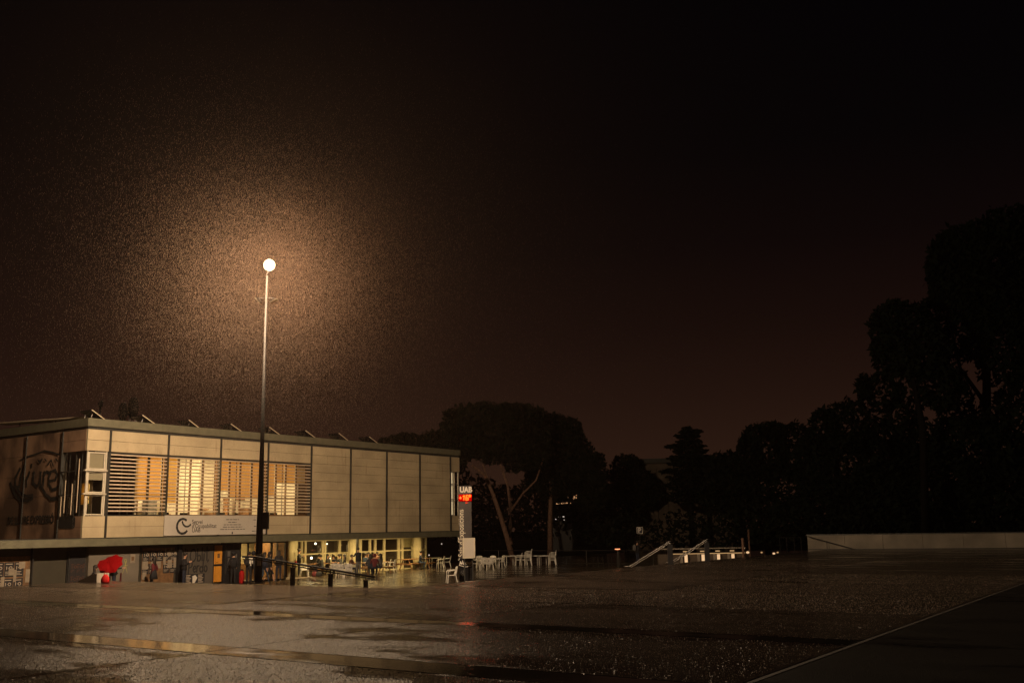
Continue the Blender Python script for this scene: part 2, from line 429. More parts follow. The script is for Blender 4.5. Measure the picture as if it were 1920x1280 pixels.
ALIN = [-53.0, -47.9, -42.9, -37.8, -32.8, -27.7, -23.0, -22.4, -18.05, -17.25, -12.95, -12.35, -7.62, -2.6, 2.4, 7.45, 12.5, 17.5, 22.5, 27.6, 32.6, 37.6, 42.6, 47.7, 52.7, 57.7, 62.7]
BLIN = [-56.5, -48.4, -40.3, -32.1, -23.75]
joints = [(0, -18.3, 0.5, 0.10), (0, -12.65, 0.9, 0.16), (0, -7.62, 0.25, 0.13), (0, -2.6, 0.2, 0.10), (1, -23.75, 0.35, 0.10), (1, -32.1, 0.2, 0.10), (0, 2.4, 0.2, 0.1)]
M['plaza'] = wet_ground('wet_aggregate_paving', (0.024, 0.018, 0.014), 0.52, 26, 0.40, 0.20, joints, 0.05, 0.11)
M['band'] = wet_ground('smooth_drain_band', (0.022, 0.018, 0.014), 1.7, 20, 0.12, 0.18, (), 0.045, 0.4)
M['terrace'] = wet_ground('wet_terrace_tiles', (0.075, 0.055, 0.036), 0.9, 14, 0.22, 0.20, (), 0.09, 0.5)
M['outer_ground'] = wet_ground('dark_wet_ground', (0.010, 0.009, 0.008), 0.4, 60, 0.4, 0.5, (), 0.08, 0.08)
pz = structure('plaza', wld(0, 0, 1.0), YAW)
LIP = -4.1
def slab(a0, a1, b0, b1, j=0.02):
    jt = random.uniform(-0.002, 0.002)
    return MB().box(a0 + j, a1 - j, b0 + j, b1 - j, -0.18, jt)
for i in range(len(ALIN) - 1):
    for k in range(len(BLIN) - 1):
        if BLIN[k] < -41: continue
        slab(ALIN[i], ALIN[i + 1], BLIN[k], BLIN[k + 1]).build('slab', M['plaza'] if ALIN[i + 1] - ALIN[i] > 1 else M['band'], pz)
AL2 = [a for a in ALIN if a < -5] + [LIP]
for i in range(len(AL2) - 1):
    for b0, b1 in ((-23.75, -15.8), (-15.8, -8.2)):
        slab(AL2[i], AL2[i + 1], b0, b1).build('slab', M['plaza'] if AL2[i + 1] - AL2[i] > 1 else M['band'], pz)
AL3 = [a for a in ALIN if a < -12] + [-9.2]
for i in range(len(AL3) - 1):
    slab(AL3[i], AL3[i + 1], -8.2, -0.9).build('slab', M['plaza'], pz)
base = MB()
base.box(-53, 62.7, -40.3, -23.76, -0.99, -0.19); base.box(-53, LIP - 0.01, -23.75, -8.21, -0.99, -0.19); base.box(-53, -9.21, -8.2, -0.9, -0.99, -0.19)
base.build('plaza_base', M['conc_dark'], pz)
# darker ground to the right and behind the viewer, with a pale flush kerb
rd = MB().box(-53, 62.7, -90, -40.40, -0.4, -0.003).build('outer_ground', M['outer_ground']); rd.location = wld(0, 0, 1.0); rd.rotation_euler = (0, 0, YAW); rd['kind'] = 'structure'
kb = structure('kerb', wld(0, 0, 1.0), YAW)
a = -53.0
M['kerb'] = mat('old_kerb_concrete', (0.028, 0.024, 0.02), 0.7, 0, 0.7, 1.3, dirt=(0.012, 0.01, 0.009))
kme = MB().box(0, 0.985, -40.39, -40.32, -0.3, 0.003).mesh('kerbstone', M['kerb'])
while a < 62:
    k_ = link(bpy.data.objects.new('kerbstone', kme), kb); k_.location = (a, 0, 0); a += 1.0
# terrace, 1 m lower
tr = structure('terrace', wld(0, 0, 0), YAW)
tb = MB().box(-9.2, 75, -23.7, 8, -0.5, -0.012).build('terrace_bed', M['conc_dark'], tr)
# paving of the terrace: a grid of large tiles with open joints; the nearest ones singly
tm = MB().box(0.006, 1.194, 0.006, 1.194, -0.012, 0.0).mesh('tile', M['terrace'])
tl = MB(); cnt = 0
cands = []
for i in range(0, 70):
    for k in range(0, 27):
        a = -9.2 + i * 1.2; b = -23.7 + k * 1.2
        if b > 7 or (a < LIP and b < -8.2): continue
        w_ = wld(a, b, 0); cands.append((w_.length, a, b))
cands.sort()
tm2 = []
for v in range(6):
    me = MB().add([(0.006, 0.006, random.uniform(-.003, .001)), (1.194, 0.006, random.uniform(-.003, .001)), (1.194, 1.194, random.uniform(-.003, .001)), (0.006, 1.194, random.uniform(-.003, .001)),
                   (0.006, 0.006, -.012), (1.194, 0.006, -.012), (1.194, 1.194, -.012), (0.006, 1.194, -.012)],
                  [(0, 1, 2, 3), (0, 4, 5, 1), (1, 5, 6, 2), (2, 6, 7, 3), (3, 7, 4, 0)]).mesh('tile', M['terrace']); tm2.append(me)
for n_, (dd, a, b) in enumerate(cands):
    P_ = wld(a, b, 0)
    if n_ < 290:
        t_ = link(bpy.data.objects.new('tile', tm2[n_ % 6]), tr); t_.location = (a, b, 0)
    else:
        tl.box(a + 0.006, a + 1.194, b + 0.006, b + 1.194, -0.012, random.uniform(-0.002, 0.001))
tf = tl.build('far_tile_field', M['terrace'], tr); tf['kind'] = 'stuff'

# added stones, pale and dark; the pale colour gives the wet ground its glints
def grit(name, n, m, seed, smin, smax):
    mb = MB(); rnd = random.Random(seed); v = mb.v; f = mb.f
    while n:
        r = rnd.uniform(9.5, 62); an = rnd.uniform(-.62, .62); x, y = r * sin(an), r * cos(an)
        q = loc(Vector((x, y, 0)))
        if q.y < -40.2 or (q.y > -23.9 and q.x > LIP - .1) or q.y > -8.3 or -18.05 < q.x < -17.25 or -12.95 < q.x < -12.35: continue
        n -= 1
        s_ = rnd.uniform(smin, smax) * max(.5, 1.3 - r / 55); h = s_ * rnd.uniform(.25, .7); a = rnd.uniform(0, 6.28); k = len(v)
        for j in range(3): aa = a + j * 2.094 + rnd.uniform(-.4, .4); v.append((x + cos(aa) * s_, y + sin(aa) * s_, -.002))
        v.append((x + rnd.uniform(-.4, .4) * s_, y + rnd.uniform(-.4, .4) * s_, h)); f += [(k, k + 1, k + 3), (k + 1, k + 2, k + 3), (k + 2, k, k + 3)]
    o = mb.build(name, m); o['kind'] = 'stuff'; return o
M['stone'] = mat('wet_glint_stone', (0.34, 0.265, 0.20), 0.25, 0, 0.4, 40, spec=0.8)
M['stone2'] = mat('wet_dark_stone', (0.020, 0.016, 0.013), 0.35, 0, 0.3, 40, spec=0.3)
grit('glint_grit', 150000, M['stone'], 21, .005, .011)
grit('dark_grit', 20000, M['stone2'], 22, .006, .014)

# steps down to the terrace by the twin handrails
stp = thing('steps', 'dark concrete steps going down to the terrace between two sloping tube handrails', 'steps', wld(0, 0, 0), YAW)
for k in range(6):
    MB().box(12.6, 18.6, -23.70, -23.70 + 0.34 * (6 - k), 0.002 + k * 0.16, (k + 1) * 0.16).build('step', M['conc_dark'], stp)

# ------------------------------------------------------------------ the building
PB, PT = 2.675, 7.955          # underside and top of the concrete panels
T1, S, TE = 1.237, 3.4285, 1.105
LEN = T1 + 8 * S + TE
MUL = [T1 + i * S for i in range(9)]
CH = (PT - PB) / 10
bld = thing('campus_building', 'long two storey concrete building with lit louvred windows behind the street lamp', 'building', wld(0, 0, 0), YAW)
def U_(x, y=0): return x
pan = []
def panel(x0, x1, z0, z1, y0=0.0, y1=0.14):
    j = 0.007
    mb = MB(); w = random.uniform(-0.004, 0.004)
    mb.box(x0 + j, x1 - j, y0 + w, y1, z0 + j, z1 - j)
    mb.build('panel', M['panel'], bld)
hw = 0.045
edges = [0.0] + MUL + [LEN]
for b_ in range(10):
    x0 = edges[b_] + (hw if b_ else 0); x1 = edges[b_ + 1] - (hw if b_ < 9 else 0)
    rows = range(10) if 5 <= b_ <= 8 else (0, 1, 8, 9)
    for k in rows:
        z0, z1 = PB + k * CH, PB + (k + 1) * CH
        if 5 <= b_ <= 8:
            sp = {(8, 9): .24, (8, 2): .35, (8, 3): .35, (7, 9): .45, (6, 9): .32, (5, 8): .4, (6, 3): .5}.get((b_, k))
            if sp:
                xm = x0 + (x1 - x0) * sp; panel(x0, xm, z0, z1); panel(xm, x1, z0, z1); continue
        panel(x0, x1, z0, z1)
# wall core behind the panels (solid bays), spandrels over/under the windows
core = MB()
core.box(MUL[4] + 0.02, MUL[8] + .02, 0.145, 0.40, PB, PT)
core.box(0.02, MUL[4], 0.145, 0.40, PB, PB + 2 * CH - .02); core.box(0.02, MUL[4], 0.145, 0.40, PT - 2 * CH + .02, PT)
core.box(MUL[8] + .03, LEN - .02, 0.145, 0.40, PB, PB + 2 * CH - .02); core.box(MUL[8] + .03, LEN - .02, 0.145, 0.40, PT - 2 * CH + .02, PT)
core.build('wall', M['conc_dark'], bld)
for mx_ in MUL:
    MB().box(mx_ - hw + .004, mx_ + hw - .004, -0.07, 0.13, PB + .01, PT - .01).build('mullion', M['mullion'], bld)
# roof edge: dark recessed strip and projecting fascia
D_ = 14.0
MB().box(0.03, LEN - 0.03, 0.06, D_, PT + 0.002, 8.09).build('shadow_gap', M['mullion'], bld)
rf = MB().box(-0.06, LEN + 0.05, -0.06, D_ + .1, 8.095, 8.49).build('parapet', M['steel'], bld)
# floor beam: runs straight past the corner to the left over the lower storey
MB().box(-14, LEN + 0.1, -0.10, 0.55, 2.27, 2.632).build('beam', M['steel'], bld)
MB().box(-14, LEN + 0.08, -0.05, 0.5, 2.636, 2.672).build('drip_strip', M['mullion'], bld)
MB().box(-14, LEN, 0.56, D_, 2.46, 2.62).build('floor_slab', M['soffit'], bld)
MB().box(LEN - .25, LEN - .02, 0.405, D_, PB, PT).build('end_wall', M['conc_dark'], bld)
MB().box(-.02 + .04, LEN, D_ - .3, D_, PB, PT).build('rear_wall', M['conc_dark'], bld)
# --- side facade (left), plane x=0, concrete with graffiti
SM = [2.133 + i * 3.3356 for i in range(4)]
se = [0.14] + SM
def spanel(y0, y1, z0, z1):
    j = 0.007; MB().box(0.0 + random.uniform(-.004, .004), 0.14, y0 + j, y1 - j, z0 + j, z1 - j).build('panel', M['sidepanel'], bld)
for b_ in range(4):
    y0 = se[b_] + (hw if b_ else 0); y1 = se[b_ + 1] - hw
    rows = (0, 1, 8, 9) if b_ == 0 else range(0, 10, 2)
    for k in rows:
        n = 1 if b_ == 0 else 2
        spanel(y0, y1, PB + k * CH, PB + (k + n) * CH)
for y_ in SM:
    MB().box(-0.05, 0.12, y_ - hw + .004, y_ + hw - .004, PB + .01, PT - .01).build('mullion', M['mullion'], bld)
MB().box(0.145, 0.35, SM[0] + .05, D_ - .31, PB, PT).build('side_wall', M['conc_dark'], bld)

# --- the louvred windows, bays 1-4
WZ0, WZ1 = PB + 2 * CH, PT - 2 * CH
sl_z = [3.975 + i * 0.1855 for i in range(16)]
win_label = ['mostly dark window with orange blinds at its right end', 'bright window open to the lit office', 'window with orange blinds drawn two thirds down', 'window with orange blinds and bright lower panes']
slme = MB().box(0, S - 2 * hw - 0.02, -0.02, 0.10, -0.031, 0.031).mesh('slat', M['louvre'])
blinds = {0: [(2, .25), (3, .25)], 1: [(0, .22)], 2: [(0, .45), (1, .34), (2, .34), (3, .34)], 3: [(0, .36), (1, .60), (2, .60), (3, .60)]}
for b_ in range(4):
    x0, x1 = MUL[b_] + hw, MUL[b_ + 1] - hw
    fm = MB()
    fm.box(x0, x1, 0.30, 0.38, WZ0, WZ0 + 0.07); fm.box(x0, x1, 0.30, 0.38, WZ1 - 0.07, WZ1)
    xs = [x0 + (x1 - x0) * t for t in (0, .27, .5, .75, 1)]
    for i, xx in enumerate(xs):
        fm.box(xx - .035 if i else xx, xx + .035 if i < 4 else xx, 0.295, 0.385, WZ0 + .071, WZ1 - .071)
    fm.box(x0 + .04, x1 - .04, 0.297, 0.383, WZ0 + 1.0, WZ0 + 1.06)
    w = fm.build('window', M['wood'] if b_ else M['mullion'], bld, label=win_label[b_])
    # louvre carrier bars
    for t in (.36, .68):
        MB().box(x0 + (x1 - x0) * t - .015, x0 + (x1 - x0) * t + .015, 0.11, 0.14, WZ0 + .02, WZ1 - .02).build('carrier_bar', M['mullion'], w)
    MB().box(x0 + .01, x1 - .01, 0.0, 0.12, WZ1 - .10, WZ1 - .015).build('head_rail', M['mullion'], w)
    for z_ in sl_z:
        s_ = link(bpy.data.objects.new('slat', slme), w); s_.location = (x0 + .01, 0, z_)
    for i in range(4):
        MB().box(xs[i] + .036, xs[i + 1] - .036, 0.336, 0.344, WZ0 + .072, WZ1 - .072).build('pane', M['smoke'] if (b_ == 0 and i < 2) else M['glass'], w)
    for i, fr_ in blinds[b_]:
        zb = WZ0 + (WZ1 - WZ0) * fr_
        MB().box(xs[i] + .02, xs[i + 1] - .02, 0.44, 0.444, zb, WZ1 - .05).build('blind', M['yblind'] if (b_ == 1) else M['blind'], w)
# office behind: one lit room from bay 1's right half to bay 4, dark room at the left
rm0 = MUL[0] + 2.0; rm1 = MUL[3] + 2.75; RB = 5.2
MB().box(0.4, LEN - .3, 0.45, D_ - .4, PB + .001, PB + .06).build('office_floor', M['conc_dark'], bld)
MB().box(0.4, LEN - .3, 0.45, D_ - .4, 7.35, 7.45).build('ceiling', M['whitewall'], bld)
MB().box(rm0 - .1, rm1 + .1, RB, RB + .12, PB + .07, 7.34).build('partition', M['whitewall'], bld)
MB().box(rm0 - .1, rm0, 0.46, RB - .01, PB + .07, 7.34).build('partition', M['whitewall'], bld)
MB().box(rm1, rm1 + .1, 0.46, RB - .01, PB + .07, 7.34).build('partition', M['whitewall'], bld)
MB().box(rm1 + .11, rm1 + 1.2, 0.46, .56, PB + .07, 7.34).build('partition', M['wood'], bld)
MB().box(MUL[2] + .6, MUL[2] + .7, 2.6, RB - .01, PB + .07, 7.34).build('partition', M['whitewall'], bld)
for i, (px_, py_) in enumerate([(4.6, 1.5), (6.4, 3.4), (8.3, 1.6), (10.2, 3.4), (12.0, 1.6), (13.6, 3.2)]):
    MB().box(px_ - .7, px_ + .7, py_ - .5, py_ + .5, 7.28, 7.34).build('ceiling_light', M['e_ceil'], bld)
    lamp_area('ceiling_lamp', px_, py_, 7.27, 1.3,   .9, 300, (1.0, 0.70, 0.36), bld)
# door frames and shelves on the office's back wall
for x_ in (5.6, 8.9, 12.6):
    f_ = MB(); f_.box(x_, x_ + .07, RB - .05, RB - .005, PB + .07, 4.95); f_.box(x_ + .9, x_ + .97, RB - .05, RB - .005, PB + .07, 4.95); f_.box(x_ + .071, x_ + .899, RB - .05, RB - .005, 4.86, 4.95)
    d_ = f_.build('inner_door', M['wood'], bld); MB().box(x_ + .08, x_ + .89, RB - .03, RB - .006, PB + .08, 4.85).build('door_leaf', M['bench'], d_)
# two inner columns
for x_ in (6.0, 10.9):
    MB().lathe([(.17, PB + .07), (.17, 7.34)], (x_, 2.3, 0), 14).build('column', M['whitewall'], bld, smooth=True)

for x_, z_, w_, h_, m_ in ((6.6, 5.0, .9, .6, 'ctan'), (7.9, 4.6, .5, .8, 'cbrown'), (10.0, 5.2, 1.0, .5, 'ctan'), (6.2, 4.1, 1.6, .05, 'bench'), (7.6, 3.9, 1.2, .05, 'bench'), (9.9, 4.2, 1.5, .05, 'bench')):
    MB().box(x_, x_ + w_, RB - .2 if h_ < .1 else RB - .03, RB - .004, z_, z_ + h_).build('wall_shelf' if h_ < .1 else 'picture', M[m_], bld)
# office furniture seen through the louvres
def desk(a, b, label, ry=0):
    t = thing('office_desk', label, 'desk', wld(a, b, PB + .06), YAW + ry, 'desks in the lit office')
    MB().box(-.8, .8, -.38, .38, .71, .74).build('desktop', M['bench'], t)
    for sx_ in (-1, 1): MB().box(sx_ * .76 - .03, sx_ * .76 + .03, -.36, .36, 0, .709).build('leg', M['mullion'], t)
    MB().box(-.74, .74, .30, .33, .30, .70).build('modesty_panel', M['mullion'], t)
    return t
def monitor(a, b, label, ry=0):
    t = thing('monitor', label, 'monitor', wld(a, b, PB + .801), YAW + ry, 'monitors on the office desks')
    MB().box(-.28, .28, -.02, .02, .12, .47).build('screen', M['black'], t)
    MB().box(-.03, .03, -.005, .03, .01, .119).build('stand', M['black'], t); MB().box(-.12, .12, -.09, .09, 0, .009).build('foot', M['black'], t)
dk = [(5.4, 1.3, 'behind the left end of the bright louvred window'), (7.4, 2.2, 'in the middle of the bright louvred window'), (9.3, 1.3, 'under the drawn orange blinds left of the lamp post'), (11.0, 2.4, 'behind the lamp post in the lit office'), (13.2, 1.4, 'behind the last louvred window on the right')]
for i, (a, b, w_) in enumerate(dk):
    desk(a, b, 'wooden office desk ' + w_, radians((i * 7) % 5 * 3 - 6)); monitor(a + .1, b, 'black monitor on the desk ' + w_, radians(20 * (i % 3 - 1)))
def cabinet(a, b, h, m, label):
    t = thing('cabinet', label, 'cabinet', wld(a, b, PB + .06), YAW)
    MB().box(-.45, .45, -.2, .2, 0, h).build('carcass', m, t)
    for s_ in (-1, 1): MB().box(s_ * .225 - .21, s_ * .225 + .21, -.225, -.201, .05, h - .04).build('door', m, t)
cabinet(7.2, 4.8, 2.0, M['cgrey'], 'tall grey cabinet against the white wall of the lit office')
cabinet(11.6, 4.9, 1.3, M['wood'], 'low brown cabinet at the back of the lit office')
cabinet(14.0, 4.7, 1.6, M['wood'], 'brown cabinet behind the last louvred window')
t = thing('pendant_lamp', 'pale hanging lamp glowing behind the bright louvred window', 'lamp', wld(5.9, 1.5, 7.34), YAW)
MB().tube([(0, 0, -1.2), (0, 0, 0)], .012, 6).build('cord', M['black'], t); MB().lathe([(.06, -1.2), (.2, -1.3), (.24, -1.5), (.05, -1.55)], n=14).build('lamp_shade', M['whitewall'], t, True)
t = thing('notice_board', 'large framed notice board on the bright wall behind the last louvred window', 'board', wld(13.9, RB - .03, 5.3), YAW)
MB().box(-.8, .8, -.03, .02, -.45, .45).build('frame', M['bench'], t); MB().box(-.74, .74, -.036, -.031, -.39, .39).build('board', M['ctan'], t)

# --- glazed corner window (front end bay and side bay)
cw = MB()
cw.box(0.10, 0.17, 0.10, 0.17, WZ0, WZ1); cw.box(T1 - hw - .08, T1 - hw - .005, 0.10, 0.17, WZ0, WZ1)
cwf = cw.build('corner_window', M['frame'], bld, label='glazed corner window with three rows of panes')
for z0, z1 in ((WZ0 + .04, WZ0 + 1.02), (WZ0 + 1.12, WZ0 + 2.16), (WZ0 + 2.26, WZ1 - .05)):
    f_ = MB(); X0, X1 = .18, T1 - hw - .09
    f_.box(X0, X1, .12, .17, z0, z0 + .06); f_.box(X0, X1, .12, .17, z1 - .06, z1); f_.box(X0, X0 + .07, .12, .17, z0 + .061, z1 - .061); f_.box(X1 - .07, X1, .12, .17, z0 + .061, z1 - .061)
    f_.build('sash', M['frame'], cwf); MB().box(X0 + .071, X1 - .071, .142, .148, z0 + .062, z1 - .062).build('pane', M['glass'], cwf)
for z_ in (WZ0 + 1.03, WZ0 + 2.17):
    MB().box(-.06, T1 - hw - .01, -.02, .095, z_, z_ + .07).build('ledge_bar', M['frame'], cwf)
    MB().box(-.08, .00, .10, SM[0] - .06, z_, z_ + .05).build('ledge_bar', M['mullion'], cwf)
MB().box(.22, T1 - .16, .20, .205, WZ0 + 2.3, WZ1 - .08).build('blind', M['wblind'], cwf)
MB().box(.22, T1 - .16, .20, .205, WZ0 + 1.75, WZ0 + 2.12).build('blind', M['wblind'], cwf)
for y_ in (.55, 1.05, 1.6):
    MB().box(.10, .15, y_ - .03, y_ + .03, WZ0, WZ1).build('side_bar', M['mullion'], cwf)
MB().box(.11, .117, .18, SM[0] - .06, WZ0 + .02, WZ1 - .02).build('side_pane', M['glass'], cwf)
for y_, z0, z1 in ((.42, 3.9, 6.5), (.90, 3.8, 5.3), (1.5, 3.9, 5.5), (1.8, 3.75, 4.7)):
    MB().tube([(-.10, y_, z0), (-.10, y_, z1)], .022, 6).build('rail_bar', M['louvre'], cwf)
# little yellow wall inside the corner, lit by an added glowing panel
MB().box(.9, .95, .8, 2.4, PB + .07, 7.3).build('partition', M['conc_dark'], bld)
MB().box(.55, .56, .55, 1.15, 4.3, 5.35).build('blind', M['yblind'], cwf)
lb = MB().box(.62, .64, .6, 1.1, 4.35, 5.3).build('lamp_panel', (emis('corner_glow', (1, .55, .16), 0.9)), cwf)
# potted plant in the corner
t = thing('potted_plant', 'leafy potted plant behind the glass of the building corner', 'plant', wld(.55, .45, PB + .06), YAW)
MB().lathe([(.13, 0), (.18, .35)], n=12).build('pot', M['wood'], t)
pl = MB()
for i in range(60):
    an = random.uniform(0, 6.28); L_ = random.uniform(.1, .3); z_ = random.uniform(.5, 2.3)
    d = Vector((cos(an), sin(an), random.uniform(-.2, .5))) * L_; s_ = Vector((-sin(an), cos(an), 0)) * .05; c_ = Vector((0, 0, z_))
    pl.add([c_, c_ + d * .5 + s_, c_ + d, c_ + d * .5 - s_], [(0, 1, 2, 3)])
pl.tube([(0, 0, .3), (.02, 0, 2.3)], .015, 5); pl.build('foliage', M['leaf_in'], t)

# --- right end window
rw = MB(); RX0 = MUL[8] + hw
rw.box(RX0 + .02, RX0 + .08, .12, .18, WZ0, WZ1); rw.box(RX0 + .56, RX0 + .62, .12, .18, WZ0, WZ1); rw.box(LEN - .12, LEN - .05, .05, .12, WZ0, WZ1)
for z_ in (WZ0 + .02, WZ0 + 1.05, WZ0 + 1.15, WZ0 + 2.15, WZ0 + 2.25, WZ1 - .08):
    rw.box(RX0 + .081, RX0 + .559, .125, .175, z_, z_ + .06)
rwf = rw.build('end_window', M['frame'], bld, label='narrow lit window at the far right end of the upper floor')
MB().box(RX0 + .09, RX0 + .55, .148, .152, WZ0 + .05, WZ1 - .05).build('pane', M['glass'], rwf)
for z_ in (WZ0 + 1.09, WZ0 + 2.2): MB().box(RX0 + .62, LEN - .05, .06, .10, z_, z_ + .04).build('ledge_bar', M['mullion'], rwf)
MB().box(RX0 + .02, RX0 + .55, .26, .28, WZ0 + .05, WZ1).build('lamp_panel', emis('end_window_glow', (1, .74, .45), .8), rwf)  # glowing sheet added in place of the lit room behind the pane

# --- lower storey: recessed walls under the beam
Yw = 0.60
def gx(px_, b=Yw): return fac(px_, 1070, b).x
MB().box(-14, gx(262) - .02, Yw + .3, Yw + .5, 0, 2.455).build('lower_wall', M['olive'], bld, label='dark olive wall under the beam')
MB().box(gx(165), gx(260), Yw, Yw + .28, 0, 2.455).build('lower_wall', M['wall_lo'], bld, label='pale grey rendered wall')
MB().box(gx(262), gx(332), Yw + .05, Yw + .3, 0, 2.455).build('lower_wall', M['olive'], bld)
MB().box(gx(330), gx(336), Yw - .2, Yw + .049, 0, 2.26).build('pillar', M['dark'], bld)
MB().box(gx(337), gx(399), Yw, Yw + .28, 0, 2.455).build('lower_wall', M['wall'], bld, label='grey wall painted with black slogan')
MB().box(gx(418.5), gx(451), Yw, Yw + .28, 0, 2.455).build('lower_wall', M['dark'], bld)
MB().box(-14, gx(451), Yw - .05, Yw - .001, 0, .07).build('skirting', M['dark'], bld)
MB().box(gx(62), gx(64), Yw + .1, Yw + .299, 0, 2.26).build('pillar', M['dark'], bld)
MB().box(gx(130), gx(164), Yw + .22, Yw + .299, .15, 2.1).build('shutter', M['dark'], bld)
# orange double door
dx0, dx1 = gx(399.5), gx(418)
dr = MB(); dr.box(dx0, dx0 + .06, Yw + .02, Yw + .12, .02, 2.2); dr.box(dx1 - .06, dx1, Yw + .02, Yw + .12, .02, 2.2); dr.box(dx0 + .061, dx1 - .061, Yw + .02, Yw + .12, 2.14, 2.2)
dr.box(dx0 + .061, dx1 - .061, Yw + .015, Yw + .12, 1.02, 1.12)
drf = dr.build('door', M['dark'], bld, label='orange double door with a dark mid rail')
xm = dx0 + (dx1 - dx0) * .26
for x0, x1 in ((dx0 + .065, xm - .015), (xm + .015, dx1 - .065)):
    for z0, z1 in ((.16, 1.015), (1.125, 2.135)):
        MB().box(x0, x1, Yw + .04, Yw + .09, z0, z1).build('leaf_panel', M['orange'], drf)
MB().box(xm + .12, xm + .28, Yw + .034, Yw + .039, 1.45, 1.68).build('notice', M['wood'], drf)
MB().box(xm + .05, xm + .09, Yw - .02, Yw + .034, 1.2, 1.23).build('handle', M['chrome'], drf)

# poster boards: dark posters reading "1-O" pasted in rows
Ux, Vz = Vector((1, 0, 0)), Vector((0, 0, 1))
def poster(par, x, y, z, w=.42, h=.6, pm='print'):
    p = MB().box(x, x + w, y - .006, y, z, z + h).build('poster', M['ink'], par)
    text('numerals', '1·O', .20, M[pm], p, (x + .05, y - .010, z + h * .52), Ux, Vz, .001, .004)
    mb = MB()
    mb.box(x + .05, x + w - .08, y - .009, y - .0065, z + h * .86, z + h * .91)
    for i in range(3):
        mb.box(x + .04, x + w - .06 - .05 * ((i * 7 + int(x * 13)) % 3), y - .009, y - .0065, z + h * (.34 - .1 * i), z + h * (.37 - .1 * i))
    mb.build('small_print', M[pm], p)
def sheet(par, x, y, z, w, h, m='paper', lift=.02, rot=0.0):
    ex = Vector((cos(rot), 0, sin(rot))) * w / 2; ez = Vector((-sin(rot), 0, cos(rot))) * h / 2
    MB().obox((x + w / 2, y - lift, z + h / 2), ex, (0, .002, 0), ez).build('paper_sheet', M[m], par)
def board(x0, x1, y, z0, z1, label, frame='wood'):
    t = thing('poster_board', label, 'poster board', wld(0, 0, 0), YAW, 'poster boards on the lower walls')
    MB().box(x0, x1, y - .03, y, z0, z1).build('backing', M[frame], t)
    f_ = MB(); f_.box(x0 - .04, x0 - .001, y - .05, y, z0, z1); f_.box(x1 + .001, x1 + .04, y - .05, y, z0, z1); f_.build('frame', M['mullion'], t)
    return t
bA = board(-6.6, gx(61), Yw + .29, .12, 1.9, 'left-edge poster board with two rows of black 1-O posters')
x_ = -6.5; i = 0
while x_ < gx(61) - .45:
    for z_ in (.25, .98): poster(bA, x_, Yw + .255, z_, .44, .66)
    x_ += .47; i += 1
for x_, z_, w_, h_ in ((-3.35, .55, .16, .45), (-3.02, 1.05, .26, .32), (-2.78, .75, .14, .55), (-2.55, 1.35, .3, .3), (-2.2, .7, .2, .6), (-4.9, .5, .25, .35)):
    sheet(bA, x_, Yw + .25, z_, w_, h_)
bN = board(gx(133), gx(162), Yw + .215, .3, 1.85, 'dim poster panel in the dark niche left of the girl at the ramp wall', 'ink')
for i in range(3):
    for z_ in (.4, .98): poster(bN, gx(133) + .05 + i * .31, Yw + .18, z_, .28, .5, 'cbrown')  # darker print puts the dimness of the niche into the colour
bB = board(gx(265), gx(326), Yw + .045, .1, 2.1, 'brown plywood board with 1-O posters behind the walker in raspberry')
bx0 = gx(265); bw = gx(326) - bx0
for i in range(5):
    poster(bB, bx0 + .04 + i * .42, Yw + .01, 1.42, .39, .52)
for i in range(5):
    if i != 2: poster(bB, bx0 + .04 + i * .42, Yw + .01, .78, .39, .52)
for x_, z_, w_, h_, r_ in ((.02, 1.02, .33, .42, 0), (.52, 1.05, .62, .36, 0), (1.28, 1.22, .16, .4, .05), (.05, .52, .24, .36, 0), (1.55, 1.05, .26, .42, 0), (1.92, 1.05, .16, .52, 0), (1.52, 1.65, .22, .3, .4), (1.95, 1.68, .1, .3, .7), (1.35, 1.85, .09, .2, 0), (1.72, 1.85, .09, .2, 0)):
    sheet(bB, bx0 + x_, Yw + .0, z_, w_, h_, rot=r_)
bC = board(gx(422), gx(447), Yw - .005, .55, 2.15, 'dark notice panel with torn sheets between orange door and glass entrance', 'ink')
for x_, z_, w_, h_ in ((.08, 1.5, .2, .3), (.12, 1.1, .14, .32), (.1, .75, .2, .22), (.55, 1.35, .2, .28), (.62, .9, .16, .35)):
    sheet(bC, gx(422) + x_, Yw - .04, z_, w_, h_, 'cgrey')
t = thing('notice', 'small pale notice on the wall above the red umbrella at right', 'notice', wld(0, 0, 0), YAW)
MB().box(gx(243), gx(252), Yw - .012, Yw - .001, 1.38, 1.82).build('sheet', M['paper'], t); MB().box(gx(245), gx(250), Yw - .016, Yw - .013, 1.5, 1.7).build('picture', M['wood'], t)
